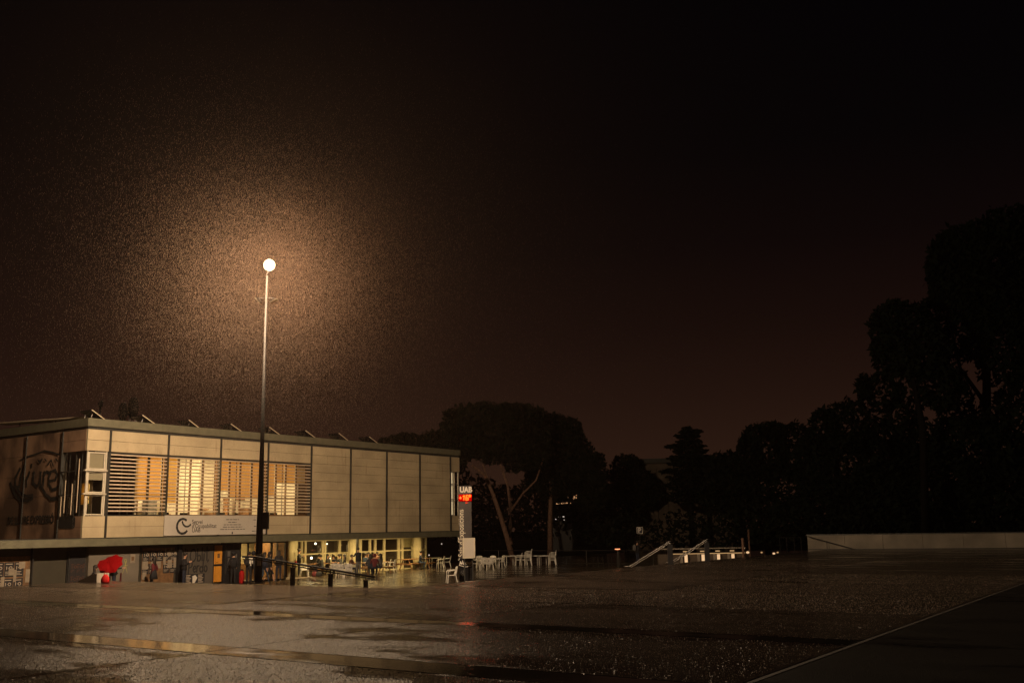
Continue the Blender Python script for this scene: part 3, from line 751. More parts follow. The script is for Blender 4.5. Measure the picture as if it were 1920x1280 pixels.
# graffiti slogan "Ni Oblit ni Perdó"
gr = thing('wall_graffiti', 'black handwritten slogan Ni Oblit ni Perdó on the grey wall', 'graffiti', wld(0, 0, 0), YAW)
def glyphs():
    return {
        'N': ([[(0, 0), (.04, 1)], [(.04, 1), (.42, .02)], [(.42, .02), (.46, 1.02)]], .6), 'n': ([[(0, 0), (0, .6)], [(0, .45), (.15, .62), (.28, .55), (.3, 0)]], .42),
        'i': ([[(0.03, 0), (.05, .58)], [(.06, .76), (.08, .84)]], .22),
        'O': ([arc(.32, .5, .3, .52, 80, 460, 14)], .78), 'b': ([[(0, 1.05), (.02, 0)], arc(.17, .24, .17, .25, 150, -170, 10)], .46),
        'l': ([[(.03, 1.1), (.05, 0)]], .2), 't': ([[(.12, 1.15), (.14, 0)], [(-.05, .75), (.36, .82)]], .4),
        'P': ([[(.0, -.1), (.06, 1)], [(-.08, .9), *arc(.14, .74, .26, .26, 90, -90, 8), (.06, .46)]], .52),
        'e': ([[(.02, .3), (.28, .36), *arc(.16, .32, .15, .28, 20, 320, 10)]], .42), 'r': ([[(0, 0), (.02, .6)], [(.01, .42), (.12, .6), (.26, .58)]], .34),
        'd': ([arc(.16, .26, .16, .26, 30, 340, 10), [(.36, 1.1), (.34, 0)]], .5), 'o': ([arc(.16, .28, .16, .28, 90, 450, 10)], .4), "'": ([[(.0, .78), (.12, .95)]], .1),
        ' ': ([], .25)}
G_ = glyphs()
def write(mb, s, x, z, size, w, y, slope=0.0):
    cx = 0
    for ch in s:
        ln, adv = G_[ch]
        strokes(mb, [[(cx + px_, py_ + slope * (cx + px_)) for px_, py_ in l] for l in ln], w, (x, y, z), Ux, Vz, .003, size); cx += adv
    return cx * size
mb = MB(); write(mb, 'Ni', gx(339), 1.45, .55, .06, Yw - .003, .03); write(mb, 'Oblit', gx(355), 1.32, .62, .075, Yw - .003, .03)
write(mb, 'ni', gx(338), .86, .5, .06, Yw - .003); write(mb, 'Perdo', gx(353), .72, .58, .07, Yw - .003, .02); write(mb, "'", gx(353) + .58 * 2.12, .80, .6, .07, Yw - .003)
mb.build('lettering', M['paint'], gr)
# black poster strip under the slogan
t = thing('poster_strip', 'black printed poster strip pasted under the handwritten slogan', 'poster', wld(0, 0, 0), YAW)
px0, px1 = gx(347), gx(384)
MB().box(px0, px1, Yw - .010, Yw - .002, .10, .66).build('sheet', M['ink'], t)
for c_ in (px0 + .06, px0 + .85):
    mb = MB()
    for k in range(6):
        mb.box(c_, c_ + .34 - .05 * ((k * 5) % 3), Yw - .014, Yw - .011, .20 + k * .075, .235 + k * .075)
    mb.build('small_print', M['print'], t)
MB().add([(px0 + .50, Yw - .013, .08), (px0 + .58, Yw - .013, .08), (px0 + .80, Yw - .013, .45), (px0 + .66, Yw - .013, .60), (px0 + .48, Yw - .013, .55)], [(0, 1, 2, 3, 4)]).build('torn_sheet', M['graf'], t)
# yellow scribble of a person on the pale wall
t = thing('small_graffiti', 'yellow stick figure scribble on the pale wall right of the red umbrella', 'graffiti', wld(0, 0, 0), YAW)
mb = MB(); strokes(mb, [arc(0, 1.0, .09, .1, 0, 360, 10), [(-.02, .9), (.12, .35), (.2, .1)], [(.1, .95), (-.08, .45), (-.18, .1)], [(-.15, .62), (.18, .66)]], .022, (gx(234), Yw - .002, .82), Ux, Vz, .003, .7)
mb.build('lettering', M['ygraf'], t)

# --- glazed entrance (px 452..540) and its lobby
ex0, ex1 = gx(451.5), gx(540)
ent = MB()
ent.box(ex0, ex1, Yw + .2, Yw + .28, 2.18, 2.26); ent.box(ex0, ex1, Yw + .2, Yw + .28, .02, .10)
for px_ in (452.5, 469, 492, 513, 524, 539):
    x_ = gx(px_); wd = .06 if px_ in (492, 513) else .035
    ent.box(x_ - wd, x_ + wd, Yw + .19, Yw + .29, .101, 2.179)
en = ent.build('glazed_entrance', M['dark'], bld, label='glass entrance with dark frames behind the lamp post')
bd = [452.5, 469, 492, 513, 524, 539]
for i in range(5):
    MB().box(gx(bd[i]) + .07, gx(bd[i + 1]) - .07, Yw + .235, Yw + .242, .11, 2.17).build('pane', M['glass'], en)
for k in range(22):
    MB().box(gx(524.5), gx(538), Yw + .30, Yw + .33, .25 + k * .085, .285 + k * .085).build('shutter_slat', M['bench'], en)
LB = 4.6
MB().box(ex0 - .1, ex0, Yw + .3, LB, .0, 2.455).build('lobby_wall', M['cream'], bld)
MB().box(ex0 - .1, 16.4, LB, LB + .1, 0, 2.455).build('lobby_wall', M['cream'], bld)
MB().box(ex0, 16.4, Yw + .3, LB - .01, .0, .02).build('lobby_floor', M['conc_dark'], bld)
MB().box(ex1 - .02, ex1 + .1, Yw + .3, 3.6, 0, 2.455).build('lobby_wall', M['wood'], bld)
for x_, y_ in ((11.2, 2.2), (13.0, 2.6), (12.2, 3.8)):
    MB().box(x_ - .5, x_ + .5, y_ - .3, y_ + .3, 2.40, 2.455).build('lobby_light', M['e_inner'], bld)
    lamp_area('lobby_lamp', x_, y_, 2.39, .9, .5, 70, (1.0, 0.66, 0.27), bld)
# lobby counter with light strip, brown door, orange panel
t = thing('reception_kiosk', 'lobby kiosk with a pale lit strip behind the glass entrance', 'kiosk', wld(0, 0, 0), YAW)
MB().box(11.6, 15.2, 3.4, 3.5, 1.28, 1.38).build('light_strip', M['e_inner'], t)
MB().box(11.6, 11.68, 3.4, 3.5, 0.02, 1.27).build('post', M['cream'], t); MB().box(15.12, 15.2, 3.4, 3.5, 0.02, 1.27).build('post', M['cream'], t)
MB().box(11.7, 15.1, 3.42, 3.9, .02, .95).build('counter', M['wood'], t)
MB().box(13.1, 13.5, LB - .04, LB - .005, .02, 2.1).build('lobby_door', M['bench'], bld); MB().box(12.2, 12.7, LB - .04, LB - .005, 1.4, 2.2).build('orange_panel', M['orange'], bld)

# --- deep porch glazing (px 540..800) behind the terrace seats
GB = 3.9
def hx(px_): return fac(px_, 1050, GB).x
gz = MB(); X0, X1 = hx(556), hx(800)
gz.box(X0, X1, GB, GB + .1, 2.17, 2.46); gz.box(X0, X1, GB, GB + .1, 0.0, .06)
posts = [(557, .05), (566, .05), (573, .07), (605, .07), (610, .07), (637, .10), (668, .05), (676, .12), (694, .08), (704, .09), (721, .09), (748, .12), (755, .09), (774, .06), (791, .05), (799.5, .05)]
for px_, w_ in posts:
    gz.box(hx(px_) - w_, hx(px_) + w_, GB - .01, GB + .11, .061, 2.169)
tr_z = 1.30
for i in range(len(posts) - 1):
    a_, b_ = hx(posts[i][0]) + posts[i][1], hx(posts[i + 1][0]) - posts[i + 1][1]
    if b_ - a_ > .05: gz.box(a_, b_, GB + .005, GB + .095, tr_z, tr_z + .09)
gzf = gz.build('glazed_wall', M['cream'], bld, label='wide cream framed glazing behind the cafe terrace')
for i in range(len(posts) - 1):
    a_, b_ = hx(posts[i][0]) + posts[i][1], hx(posts[i + 1][0]) - posts[i + 1][1]
    if b_ - a_ < .12: continue
    MB().box(a_ + .002, b_ - .002, GB + .045, GB + .05, tr_z + .092, 2.168).build('pane', M['glass'], gzf)
    MB().box(a_ + .002, b_ - .002, GB + .045, GB + .05, .062, tr_z - .002).build('pane', M['glass'], gzf)
# door leaves inside the glazing
for p0, p1 in ((611.5, 621), (624, 634), (641, 651), (705, 719)):
    d = MB(); a_, b_ = hx(p0), hx(p1)
    d.box(a_, a_ + .09, GB - .04, GB - .012, .06, tr_z - .01); d.box(b_ - .09, b_, GB - .04, GB - .012, .06, tr_z - .01); d.box(a_ + .091, b_ - .091, GB - .04, GB - .012, tr_z - .17, tr_z - .01); d.box(a_ + .091, b_ - .091, GB - .04, GB - .012, .06, .3)
    d = d.build('door_leaf', M['cream'], gzf); MB().box(b_ - .16, b_ - .10, GB - .08, GB - .042, tr_z - .10, tr_z - .07).build('closer', M['dark'], d)
MB().box(hx(540) - .05, hx(555.5), GB - .05, GB + .1, 0, 2.455).build('porch_wall', M['cream'], bld)
MB().box(ex1 + .11, hx(540) - .051, 3.5, 3.6, 0, 2.455).build('porch_wall', M['wood'], bld)
for px_, r_, yb in ((547.5, .30, 3.2), (659, .26, 3.3), (782, .33, 3.3)):
    x_ = fac(px_, 1050, yb).x
    MB().lathe([(r_, 0), (r_, 2.455)], (x_, yb, 0), 20).build('column', M['cream'], bld, True)
MB().box(fac(669, 1040, .9).x - .06, fac(669, 1040, .9).x + .06, .8, .92, 0, 2.455).build('steel_post', M['dark'], bld)
# roll-down screen in the glazing's top right, hung inside
MB().box(hx(757), hx(773), GB + .12, GB + .13, 1.55, 2.2).build('screen', M['cream'], bld)
# porch ceiling tubes
for x_, y_ in ((16.6, 1.6), (19.2, 1.6), (21.8, 1.6), (24.4, 1.6), (27.0, 1.6)):
    MB().box(x_ - .8, x_ + .8, y_ - .28, y_ + .28, 2.42, 2.455).build('soffit_light', M['e_soffit'], bld)
    lamp_area('soffit_lamp', x_, y_, 2.41, 1.5, .5, 125, (1.0, 0.70, 0.27), bld)
# cafe interior
CB = 9.5
MB().box(16.6, LEN + 2.4, CB, CB + .1, 0, 2.455).build('cafe_wall', M['conc_dark'], bld)
MB().box(16.45, 16.55, GB + .12, CB, 0, 2.455).build('cafe_wall', M['cream'], bld)
MB().box(LEN + 1.0, LEN + 1.1, GB + .12, CB, 0, 2.455).build('cafe_wall', M['conc_dark'], bld)
MB().box(LEN, LEN + 2.4, 3.6, CB, 2.461, 2.60).build('porch_roof', M['soffit'], bld)
MB().box(16.6, LEN + .9, GB + .12, CB - .01, 0, .02).build('cafe_floor', M['conc_dark'], bld)
for x_, y_ in ((19.0, 6.2), (22.3, 5.2), (25.0, 7.0), (27.6, 5.6)):
    MB().box(x_ - .7, x_ + .7, y_ - .4, y_ + .4, 2.40, 2.455).build('cafe_light', M['e_inner'], bld)
    lamp_area('cafe_lamp_light', x_, y_, 2.39, 1.3, .7, 60, (1.0, 0.70, 0.30), bld)
for i, (px_, py_, b) in enumerate(((591.5, 1018.5, 5.6), (613, 1019, 7.0), (584, 1045.5, 4.8), (620, 1046, 5.2))):
    p_ = fac(px_, py_, b); t = thing('cafe_lamp', ['bright globe lamp high behind the cafe glass', 'small far lamp deep in the cafe', 'lower white lamp glowing near the cafe door', 'lamp glowing behind the cafe door glass'][i], 'lamp', wld(p_.x, p_.y, 0), YAW)
    r_ = (.07, .05, .08, .06)[i]
    MB().ball((0, 0, p_.z), r_, r_, r_).build('bulb', M['e_spot'], t, True)
    if i < 2: MB().tube([(0, 0, p_.z + r_ + .001), (0, 0, 2.455)], .01, 6).build('cord', M['black'], t)
    else: MB().lathe([(.12, .021), (.12, .03), (.02, .05), (.02, p_.z - r_ - .001)], n=10).build('stand', M['black'], t)
for i, (a_, b_) in enumerate(((19.5, 7.0), (23.5, 7.6), (26.5, 7.2))):
    t = thing('drinks_fridge', ['drinks fridge with pale shelves inside the cafe, left', 'middle shelving unit against the cafe back wall', 'shelving unit at the right end of the cafe'][i], 'shelving', wld(a_, b_, .02), YAW)
    MB().box(-.5, .5, 0, .5, 0, 1.8).build('carcass', M['cgrey'], t)
    for k in range(4):
        s_ = MB().box(-.45, .45, -.04, -.005, .2 + k * .4, .23 + k * .4).build('shelf', M['frame'], t)
        for j in range(6): MB().box(-.4 + j * .14, -.32 + j * .14, -.035, -.01, .231 + k * .4, .231 + k * .4 + random.uniform(.12, .26)).build('bottle', random.choice([M['cbrown'], M['frame'], M['redbag'], M['leaf_in'], M['cwhite']]), s_)

# --- banner over two bays
bn = thing('banner', 'long pale banner reading Servei d\'Ocupabilitat UAB on the facade', 'banner', wld(0, 0, 0), YAW)
bx0, bx1, bz0, bz1 = MUL[1] - .12, MUL[3] - .13, 2.71, 3.755
MB().box(bx0, bx1, -.115, -.085, bz0, bz1).build('sheet', M['banner'], bn)
def bxz(px_, py_): p_ = fac(px_, py_, -.115); return p_.x, p_.z
lg = MB(); cx_, cz_ = bxz(342.5, 986); rz_ = .38; rxx = .36
strokes(lg, [arc(cx_, cz_, rxx, rz_, 55, 320, 26)], .12, (0, -.116, 0), Ux, Vz, .002)
strokes(lg, [arc(cx_ + .26, cz_ + .30, .30, .32, 190, 318, 14)], .09, (0, -.116, 0), Ux, Vz, .009)
lg.build('logo', M['paint'], bn)
for s_, py_, m_ in (('Servei', 981.5, 'cgrey'), ("d'Ocupabilitat", 989.3, 'ink'), ('UAB', 997.2, 'ink')):
    x_, z_ = bxz(359.5, py_); text('lettering', s_, .32, M['ink'], bn, (x_, -.118, z_), Ux, Vz, .001, .002, wscale=.90)
mb = MB()
for px_, py_, wpx in ((436, 973.5, 24), (436, 978.5, 16), (436, 983.2, 33), (436, 987.5, 36), (436, 992, 46), (479, 974, 8), (480, 986, 8), (477, 995, 9)):
    xa, z_ = bxz(px_ - wpx / 2, py_); xb, _ = bxz(px_ + wpx / 2, py_); x_ = xa
    while x_ < xb:
        l_ = random.uniform(.10, .30); mb.box(x_, min(x_ + l_, xb), -.119, -.1155, z_ - .022, z_ + .022); x_ += l_ + .05
spp = mb.build('small_print', M['cgrey'], bn); spp['kind'] = 'stuff'
x_, z_ = bxz(435.5, 998.5); MB().ball((x_, -.118, z_), .05, .004, .07).build('emblem', M['ink'], bn)

# --- side wall mural: big script word and slogan in capitals
sg = thing('side_mural', 'black Lliure graffiti with birds and smaller slogan on the shaded side wall', 'graffiti', wld(0, 0, 0), YAW)
def sidep(px_, py_):
    o_ = Vector((0, 0, EYE)); D = ray(px_, py_); q = loc(o_ + D * (((CO - o_).dot(DA)) / D.dot(DA))); return q.y, q.z
Us, Vs = Vector((0, -1, 0)), Vector((0, 0, 1))
def sline(pts): return [(-sidep(*p)[0], sidep(*p)[1]) for p in pts]
mb = MB()
w1 = [[(38, 878), (30, 895), (28, 915), (22, 912), (20, 905)], [(46, 872), (40, 890), (36, 915), (30, 912)], [(56, 885), (50, 900), (50, 912)], [(60, 870), (59, 876)], [(64, 885), (62, 905), (70, 912), (76, 900), (77, 885)], [(76, 900), (76, 913)],
      [(84, 884), (82, 898), (80, 914)], [(82, 892), (88, 884), (92, 886)], [(92, 902), (104, 899), (108, 890), (104, 881), (96, 884), (92, 895), (92, 908), (98, 918), (106, 916), (109, 911)]]
strokes(mb, [sline(l) for l in w1], .16, (0, 0, 0), Us, Vs, .012)
w2 = [[(24, 914), (28, 926), (38, 937), (52, 938), (62, 933)], [(78, 912), (86, 926), (96, 935), (110, 934)], [(30, 912), (38, 924), (50, 930), (62, 928)]]
strokes(mb, [sline(l) for l in w2], .18, (0, 0, 0), Us, Vs, .02)
strokes(mb, [sline([(40, 862), (52, 856), (66, 852), (84, 845), (100, 848), (112, 852)]), sline([(72, 862), (76, 868), (80, 860)]), sline([(90, 872), (97, 862), (101, 874)]), sline([(85, 860), (88, 864)]), sline([(106, 860), (109, 864)])], .09, (0, 0, 0), Us, Vs, .03)
mb.build('script_word', M['paint'], sg)
yy, zz = sidep(15, 975)
y2, _ = sidep(107, 975)
text('capitals', 'DE LLIURE EXPRESSIÓ', .58, M['paint'], sg, (-.022, yy, zz - .22), Us, Vs, .002, .012, wscale=(yy - y2) / (.58 * 10.2))
# dark rounded grime plate at the mural's lower right
yy, zz = sidep(126, 979)
t = thing('wall_tag_patch', 'black rounded paint patch with small white tag below the corner window', 'graffiti', wld(0, 0, 0), YAW)
pts = [(cos(2 * pi * i / 20), sin(2 * pi * i / 20)) for i in range(20)]
hy = (sidep(112, 979)[0] - sidep(142, 979)[0]) / 2
pl_ = [(math.copysign(abs(c_) ** .35, c_) * hy, math.copysign(abs(s_) ** .35, s_) * .30) for c_, s_ in pts]
MB().add([(-.014, yy - u, zz + v) for u, v in pl_] + [(-.006, yy - u, zz + v) for u, v in pl_], [tuple(range(20))] + [(i, i + 20, (i + 1) % 20 + 20, (i + 1) % 20) for i in range(20)]).build('patch', M['paint'], t)
mb = MB(); strokes(mb, [[(0, .3), (.1, .22), (0, .15), (.1, .05), (0, 0)], [(.02, -.1), (.12, -.2), (0, -.25)]], .03, (-.016, yy - hy + .22, zz), Us, Vs); mb.build('tag', M['cgrey'], t)

# --- on the roof: tilted skylight plates and cowls
for i, (x0p, y0p, x1p, y1p) in enumerate([(172, 768, 194.6, 785), (267, 778, 288, 793), (354, 787, 372.6, 801.5), (432.8, 794.4, 452.8, 808.5), (505, 800.6, 524.7, 815), (572.6, 806.9, 591, 820.5), (635, 811.7, 652.8, 826), (692, 818.5, 708, 830.5)]):
    A, B = fac(x0p, y0p, .5), fac(x1p, y1p, .5)
    t = thing('solar_panel', 'tilted roof panel seen edge on, ' + ['first from the left, above the corner', 'second from the left, beside the cowls', 'third from the left', 'fourth from the left, left of the lamp post', 'just right of the lamp post', 'sixth from the left', 'seventh from the left', 'last on the right by the trees'][i], 'solar panel', wld(0, 0, 0), YAW, 'tilted panels along the roof')
    d = (B - A); d.y = 0; L_ = d.length; d.normalize(); up = Vector((0, 1, 0)).cross(d); up = -up if up.z < 0 else up
    MB().obox((A + B) / 2 + d * .25 + Vector((0, .5, 0)), d * (L_ / 2 + .25), (0, .5, 0), up * .02).build('plate', M['black'], t)  # coloured dark all over so the underside looks unlit
    MB().obox((A + B) / 2 + d * .25 + Vector((0, -.015, 0)), d * (L_ / 2 + .25), (0, .014, 0), up * .022).build('lit_edge', M['louvre'], t)  # pale strip added to stand for the lamplit edge
    q = A + d * .15
    for yb in (.7, 1.3): MB().tube([(q.x + .05, yb, q.z - .12), (q.x - .06, yb, 8.491)], .02, 6).build('bracket', M['chrome'], t)
    MB().box(q.x - .1, q.x + 1.3, .65, 1.35, 8.4905, 8.52).build('base', M['mullion'], t)
for i, (cx_, cy_, rpx, rzp, lab) in enumerate([(188.6, 757, 4.5, 5.5, 'small dark roof cowl on a short pipe above the building corner'), (231, 771, 8.5, 15, 'middle sized dark roof cowl left of the largest'), (249.5, 764, 9.5, 18.5, 'largest dark roof cowl with shiny twin pipes')]):
    c_ = fac(cx_, cy_, 2.5); k = .031
    t = thing('roof_cowl', lab, 'roof vent', wld(c_.x, c_.y, 8.49), YAW, 'dark cowls on the roof')
    z_ = c_.z - 8.49; R_, H_ = rpx * k, rzp * k
    MB().lathe([(R_ * .5, z_ - H_), (R_ * .95, z_ - H_ * .5), (R_, z_), (R_ * .9, z_ + H_ * .5), (R_ * .55, z_ + H_ * .9), (R_ * .2, z_ + H_)], n=16).build('cowl', M['cowl_black'], t, True)
    MB().tube([(0, 0, 0), (0, 0, z_ - H_ + .001)], .05, 10).build('pipe', M['chrome'], t, True)
    if i: MB().tube([(-.17, 0, 0), (-.17, 0, max(.35, z_ - H_ * .7))], .03, 8).build('side_pipe', M['chrome'], t, True)
    MB().ball((.05, -R_ * .3, z_ + H_ * .98), .07, .05, .035).build('cap', M['chrome'], t, True)
t = thing('roof_plate', 'long low roof plate with a thin bright edge above the side wall', 'roof panel', wld(0, 0, 0), YAW)
q0 = Vector((1.2, 1.5, 8.72)); q1 = Vector((1.2, 10.5, 9.05))
MB().obox((q0 + q1) / 2, (q1 - q0) / 2, (.5, 0, 0), (0, 0, .03)).build('plate', M['louvre'], t)
for y_ in (2.0, 5.0, 8.5): MB().tube([(1.2, y_, 8.491), (1.2, y_, 8.71 + (y_ - 1.5) * .0366)], .03, 6).build('support', M['mullion'], t)
# ------------------------------------------------------------------ street lamp
LP = on(484, 1093); LY = LP.y
sl = thing('street_lamp', 'tall lit street lamp post standing at the plaza edge before the building', 'street lamp', (LP.x, LP.y, 0))
HT = dep(505, 497, LY).z
MB().tube([(0, 0, 0), (0, 0, 2.2), (0, 0, 5), (0, 0, HT - .35)], [.135, .115, .075, .036], 16).build('pole', M['galv'], sl, True)
MB().box(-.2, .2, -.2, .2, 0.0, .03).build('base_plate', M['galv'], sl)
hx_ = dep(505, 497, LY).x - LP.x
MB().tube([(0, 0, HT - .40), (.02, 0, HT - .3), (hx_, 0, HT - .215)], [.04, .03, .03], 8).build('arm', M['galv'], sl, True)
MB().lathe([(.07, HT + .222), (.06, HT + .25), (.02, HT + .26)], (hx_, 0, 0), 12).build('hood', M['mullion'], sl, True)
MB().ball((hx_, 0, HT), .22, .22, .22, 12, 8).build('bulb', M['e_lamp'], sl, True)
z5 = dep(500, 565, LY).z
for s_, an in ((-1, 52), (1, -28)):
    c_ = Vector((s_ * .30, -.02, z5)); d = Vector((cos(radians(-an)), 0, sin(radians(-an))))
    f_ = MB().obox(c_, d * .15, (0, .13, 0), d.cross(Vector((0, 1, 0))) * .02).build('floodlight', M['frame'], sl)
    MB().obox(c_ - Vector((s_ * .04, 0, -.03)), d * .1, (0, .09, 0), d.cross(Vector((0, 1, 0))) * .05).build('housing', M['galv'], f_)
    MB().tube([(0, 0, z5 + .12), (s_ * .24, 0, z5 + .13), (s_ * .30, 0, z5 + .03)], .018, 6).build('bracket', M['galv'], sl)
MB().tube([(-.10, -.06, z5 - .2), (-.115, -.06, z5 - 1.6)], .02, 6).build('conduit', M['chrome'], sl)
bz = dep(494, 980, LY).z
MB().box(.10, .30, -.10, .14, bz - .22, bz + .38).build('control_box', M['dark'], sl)
MB().box(-.02, .12, -.175, -.13, .62, 1.02).build('sticker_panel', M['concrete'], sl)

# ------------------------------------------------------------------ ramp handrail on three posts
RA = -3.75
def lipline(px_, py_, a=RA):
    o_ = Vector((0, 0, EYE)); D = ray(px_, py_); return loc(o_ + D * (((CO - o_).dot(DA) + a) / D.dot(DA)))
hr = thing('ramp_handrail', 'sloping steel handrail on three thick black posts beside the lamp post', 'handrail', wld(0, 0, 0), YAW)
P0, P1, P2 = lipline(455, 1043), lipline(480, 1043.5), lipline(702, 1081)
MB().tube([(RA, P0.y, P0.z), (RA, P1.y, P1.z), (RA, P2.y, P2.z)], .035, 10).build('rail', M['galv'], hr, True)
MB().tube([(RA + .03, P0.y, P0.z - .10), (RA + .03, P1.y, P1.z - .10), (RA + .03, P2.y, P2.z - .08)], .022, 8).build('lower_rail', M['mullion'], hr, True)
for px_, w_ in ((549, .12), (620, .115), (686, .11)):
    q = lipline(px_, 1065); t_ = (q.y - P1.y) / (P2.y - P1.y); zr = P1.z + (P2.z - P1.z) * t_
    p = MB().box(RA - w_ / 2, RA + w_ / 2, q.y - w_ / 2, q.y + w_ / 2, 0, zr - .16).build('post', M['black'], hr)
    MB().box(RA - w_ / 2 - .01, RA + w_ / 2 + .01, q.y - w_ / 2 - .01, q.y + w_ / 2 + .01, zr - .159, zr - .13).build('cap', M['chrome'], p)
    MB().tube([(RA, q.y, zr - .13), (RA, q.y, zr - .03)], .02, 6).build('bracket', M['galv'], p)

# ------------------------------------------------------------------ low concrete ramp cheek at left, in front of the pale wall
t = thing('ramp_wall', 'low wedge shaped concrete ramp wall with a bright end at left', 'wall', (0, 0, 0))
def grd(px_, py_, z=0.0): return on(px_, py_, z)
cA = on(143, 1091.5, 0); cB = on(181, 1091.5, 0)
zt = .33
def ex_(v, z): return (v.x, v.y, z)
dv = Vector((.06, .6, 0)); cC = cA.lerp(cB, .80)
w_ = MB()
f0 = [ex_(cA, .02), ex_(cB, .0), ex_(cB, zt), ex_(cC, zt)]
b0 = [(x + dv.x, y + dv.y, z) for x, y, z in f0]
w_.add(f0 + b0, [(0, 1, 2, 3), (7, 6, 5, 4), (0, 4, 5, 1), (1, 5, 6, 2), (2, 6, 7, 3), (3, 7, 4, 0)])
w_.build('cheek', M['conc_dark'], t)
cE = on(191, 1091, 0)
MB().add([ex_(cB + Vector((.004, -.003, 0)), 0), ex_(cE, 0), ex_(cE, zt + .01), ex_(cB + Vector((.004, -.003, 0)), zt + .01)] + [(v.x + .06, v.y + .5, z) for v, z in ((cB, 0), (cE, 0), (cE, zt + .01), (cB, zt + .01))],
         [(0, 1, 2, 3), (7, 6, 5, 4), (0, 4, 5, 1), (1, 5, 6, 2), (2, 6, 7, 3), (3, 7, 4, 0)]).build('end_block', M['concrete'], t)

# ------------------------------------------------------------------ totem
TP = on(874, 1090, TZ)
tt = thing('information_totem', 'tall grey exhibition totem with red temperature display and graffiti on its black base', 'totem', (TP.x, TP.y, TZ), radians(3))
kx = TP.y / F * 1.01
def tz(py_): return dep(874, py_, TP.y).z - TZ
def tx(px_): return (px_ - 873.5) * kx
MB().box(tx(861.5), tx(884.5), -.10, .12, 1.2, tz(910.5)).build('shaft', M['totem'], tt)
MB().box(tx(861), tx(886.5), -.20, .30, .05, tz(1046)).build('base', M['black'], tt)
MB().box(tx(856), tx(905), -.32, .42, 0, .045).build('base_plate', M['concrete'], tt)
text('lettering', 'UAB', .40, M['graf'], tt, (tx(863.3), -.104, tz(922.3)), (1, 0, 0), (0, 0, 1), .002, .018, wscale=.86)
MB().box(tx(861), tx(885), -.17, -.101, tz(939), tz(926.5)).build('display', M['e_ledbg'], tt)
sg_ = MB()
def seg(x0, z0, x1, z1, w=.036): sg_.obox(((x0 + x1) / 2, -.178, (z0 + z1) / 2), Vector((x1 - x0, 0, z1 - z0)) / 2 + Vector((x1 - x0, 0, z1 - z0)).normalized() * w * .3, (0, .004, 0), Vector((-(z1 - z0), 0, x1 - x0)).normalized() * w / 2)
z0, z1, zm = tz(937), tz(928.5), tz(932.8); x6a, x6b = tx(874.5), tx(878.5); x1_ = tx(870.5)
seg(x1_, z0, x1_ + .03, z1); seg(x1_ - .04, z1 - .05, x1_ + .03, z1)
for a_ in ((x6a, z0, x6a, zm), (x6a, zm, x6a + .02, z1), (x6a + .02, z1, x6b, z1), (x6a, zm, x6b, zm), (x6b, zm, x6b, z0), (x6a, z0, x6b, z0)): seg(*a_)
xd, zd = tx(881.5), tz(929.8)
for a_ in ((xd - .04, zd - .04, xd + .04, zd - .04), (xd + .04, zd - .04, xd + .04, zd + .04), (xd - .04, zd + .04, xd + .04, zd + .04), (xd - .04, zd - .04, xd - .04, zd + .04)): seg(*a_, w=.035)
sg_.build('digits', M['e_led2'], tt)
sg_ = MB(); xp, zp = tx(864.5), zm; seg(xp - .055, zp, xp + .055, zp, .05); seg(xp, zp - .055, xp, zp + .055, .05); sg_.build('plus_sign', M['e_led'], tt)
MB().add([(tx(873.5), -.105, tz(940.5)), (tx(873.5), -.105, tz(944)), (tx(880), -.105, tz(942))], [(0, 1, 2)]).build('arrow', emis('red_arrow_glow', (1, .06, .02), .8), tt)
text('lettering', "Sala d'Exposicions", .43, M['frame'], tt, (tx(869.8), -.104, tz(1043)), (0, 0, 1), (-1, 0, 0), .002, .004, wscale=(tz(941) - tz(1043)) / (.43 * 8.35))
gf = MB()
strokes(gf, [[(0, 0), (.04, .22), (.09, .06), (.16, .25), (.2, .05)], [(.24, .20), (.22, .05), (.30, .02)], [(.36, .05), (.34, .16), (.42, .18), (.44, .06), (.36, .05)], [(.50, .17), (.50, .04), (.58, .05), (.60, .18)], [(.66, .20), (.66, .0)], [(-.03, .02), (.3, -.08), (.68, -.02)], [(-.05, .28), (.0, .36)], [(.05, .10), (.62, .12)]], .035, (tx(862), -.202, tz(1059)), (1, 0, 0), (0, 0, 1), .002)
gf.build('tag', M['graf'], tt)
gf = MB(); strokes(gf, [arc(.1, .1, .1, .13, 0, 300, 8), [(.02, .18), (.2, .0)], [(.0, .0), (.2, .22)], [(.1, -.08), (.14, .26)]], .018, (tx(864), -.202, tz(1077)), (1, 0, 0), (0, 0, 1), .002); gf.build('tag', M['cgrey'], tt)
# poster case fixed in front of it
pc = thing('poster_case', 'square empty poster case with pale panel in front of the totem', 'display case', (TP.x, TP.y - .9, TZ), radians(8))
bz0, bz1 = dep(882, 1046, TP.y - .9).z - TZ, dep(882, 1008, TP.y - .9).z - TZ
bw0, bw1 = tx(869.5), tx(891)
MB().box(bw0, bw1, -.06, .30, bz0, bz1).build('case', M['concrete'], pc)
f_ = MB(); f_.box(bw0 - .01, bw0 + .06, -.09, -.061, bz0, bz1); f_.box(bw1 - .06, bw1 + .01, -.09, -.061, bz0, bz1); f_.box(bw0 + .061, bw1 - .061, -.09, -.061, bz0, bz0 + .06); f_.box(bw0 + .061, bw1 - .061, -.09, -.061, bz1 - .07, bz1); f_.build('frame', M['frame'], pc)
MB().box(bw0 + .065, bw1 - .065, -.075, -.061, bz0 + .065, bz1 - .075).build('panel', M['banner'], pc)
for x_ in (bw0 + .1, bw1 - .1): MB().box(x_ - .03, x_ + .03, .1, .16, 0, bz0 - .001).build('leg', M['mullion'], pc)

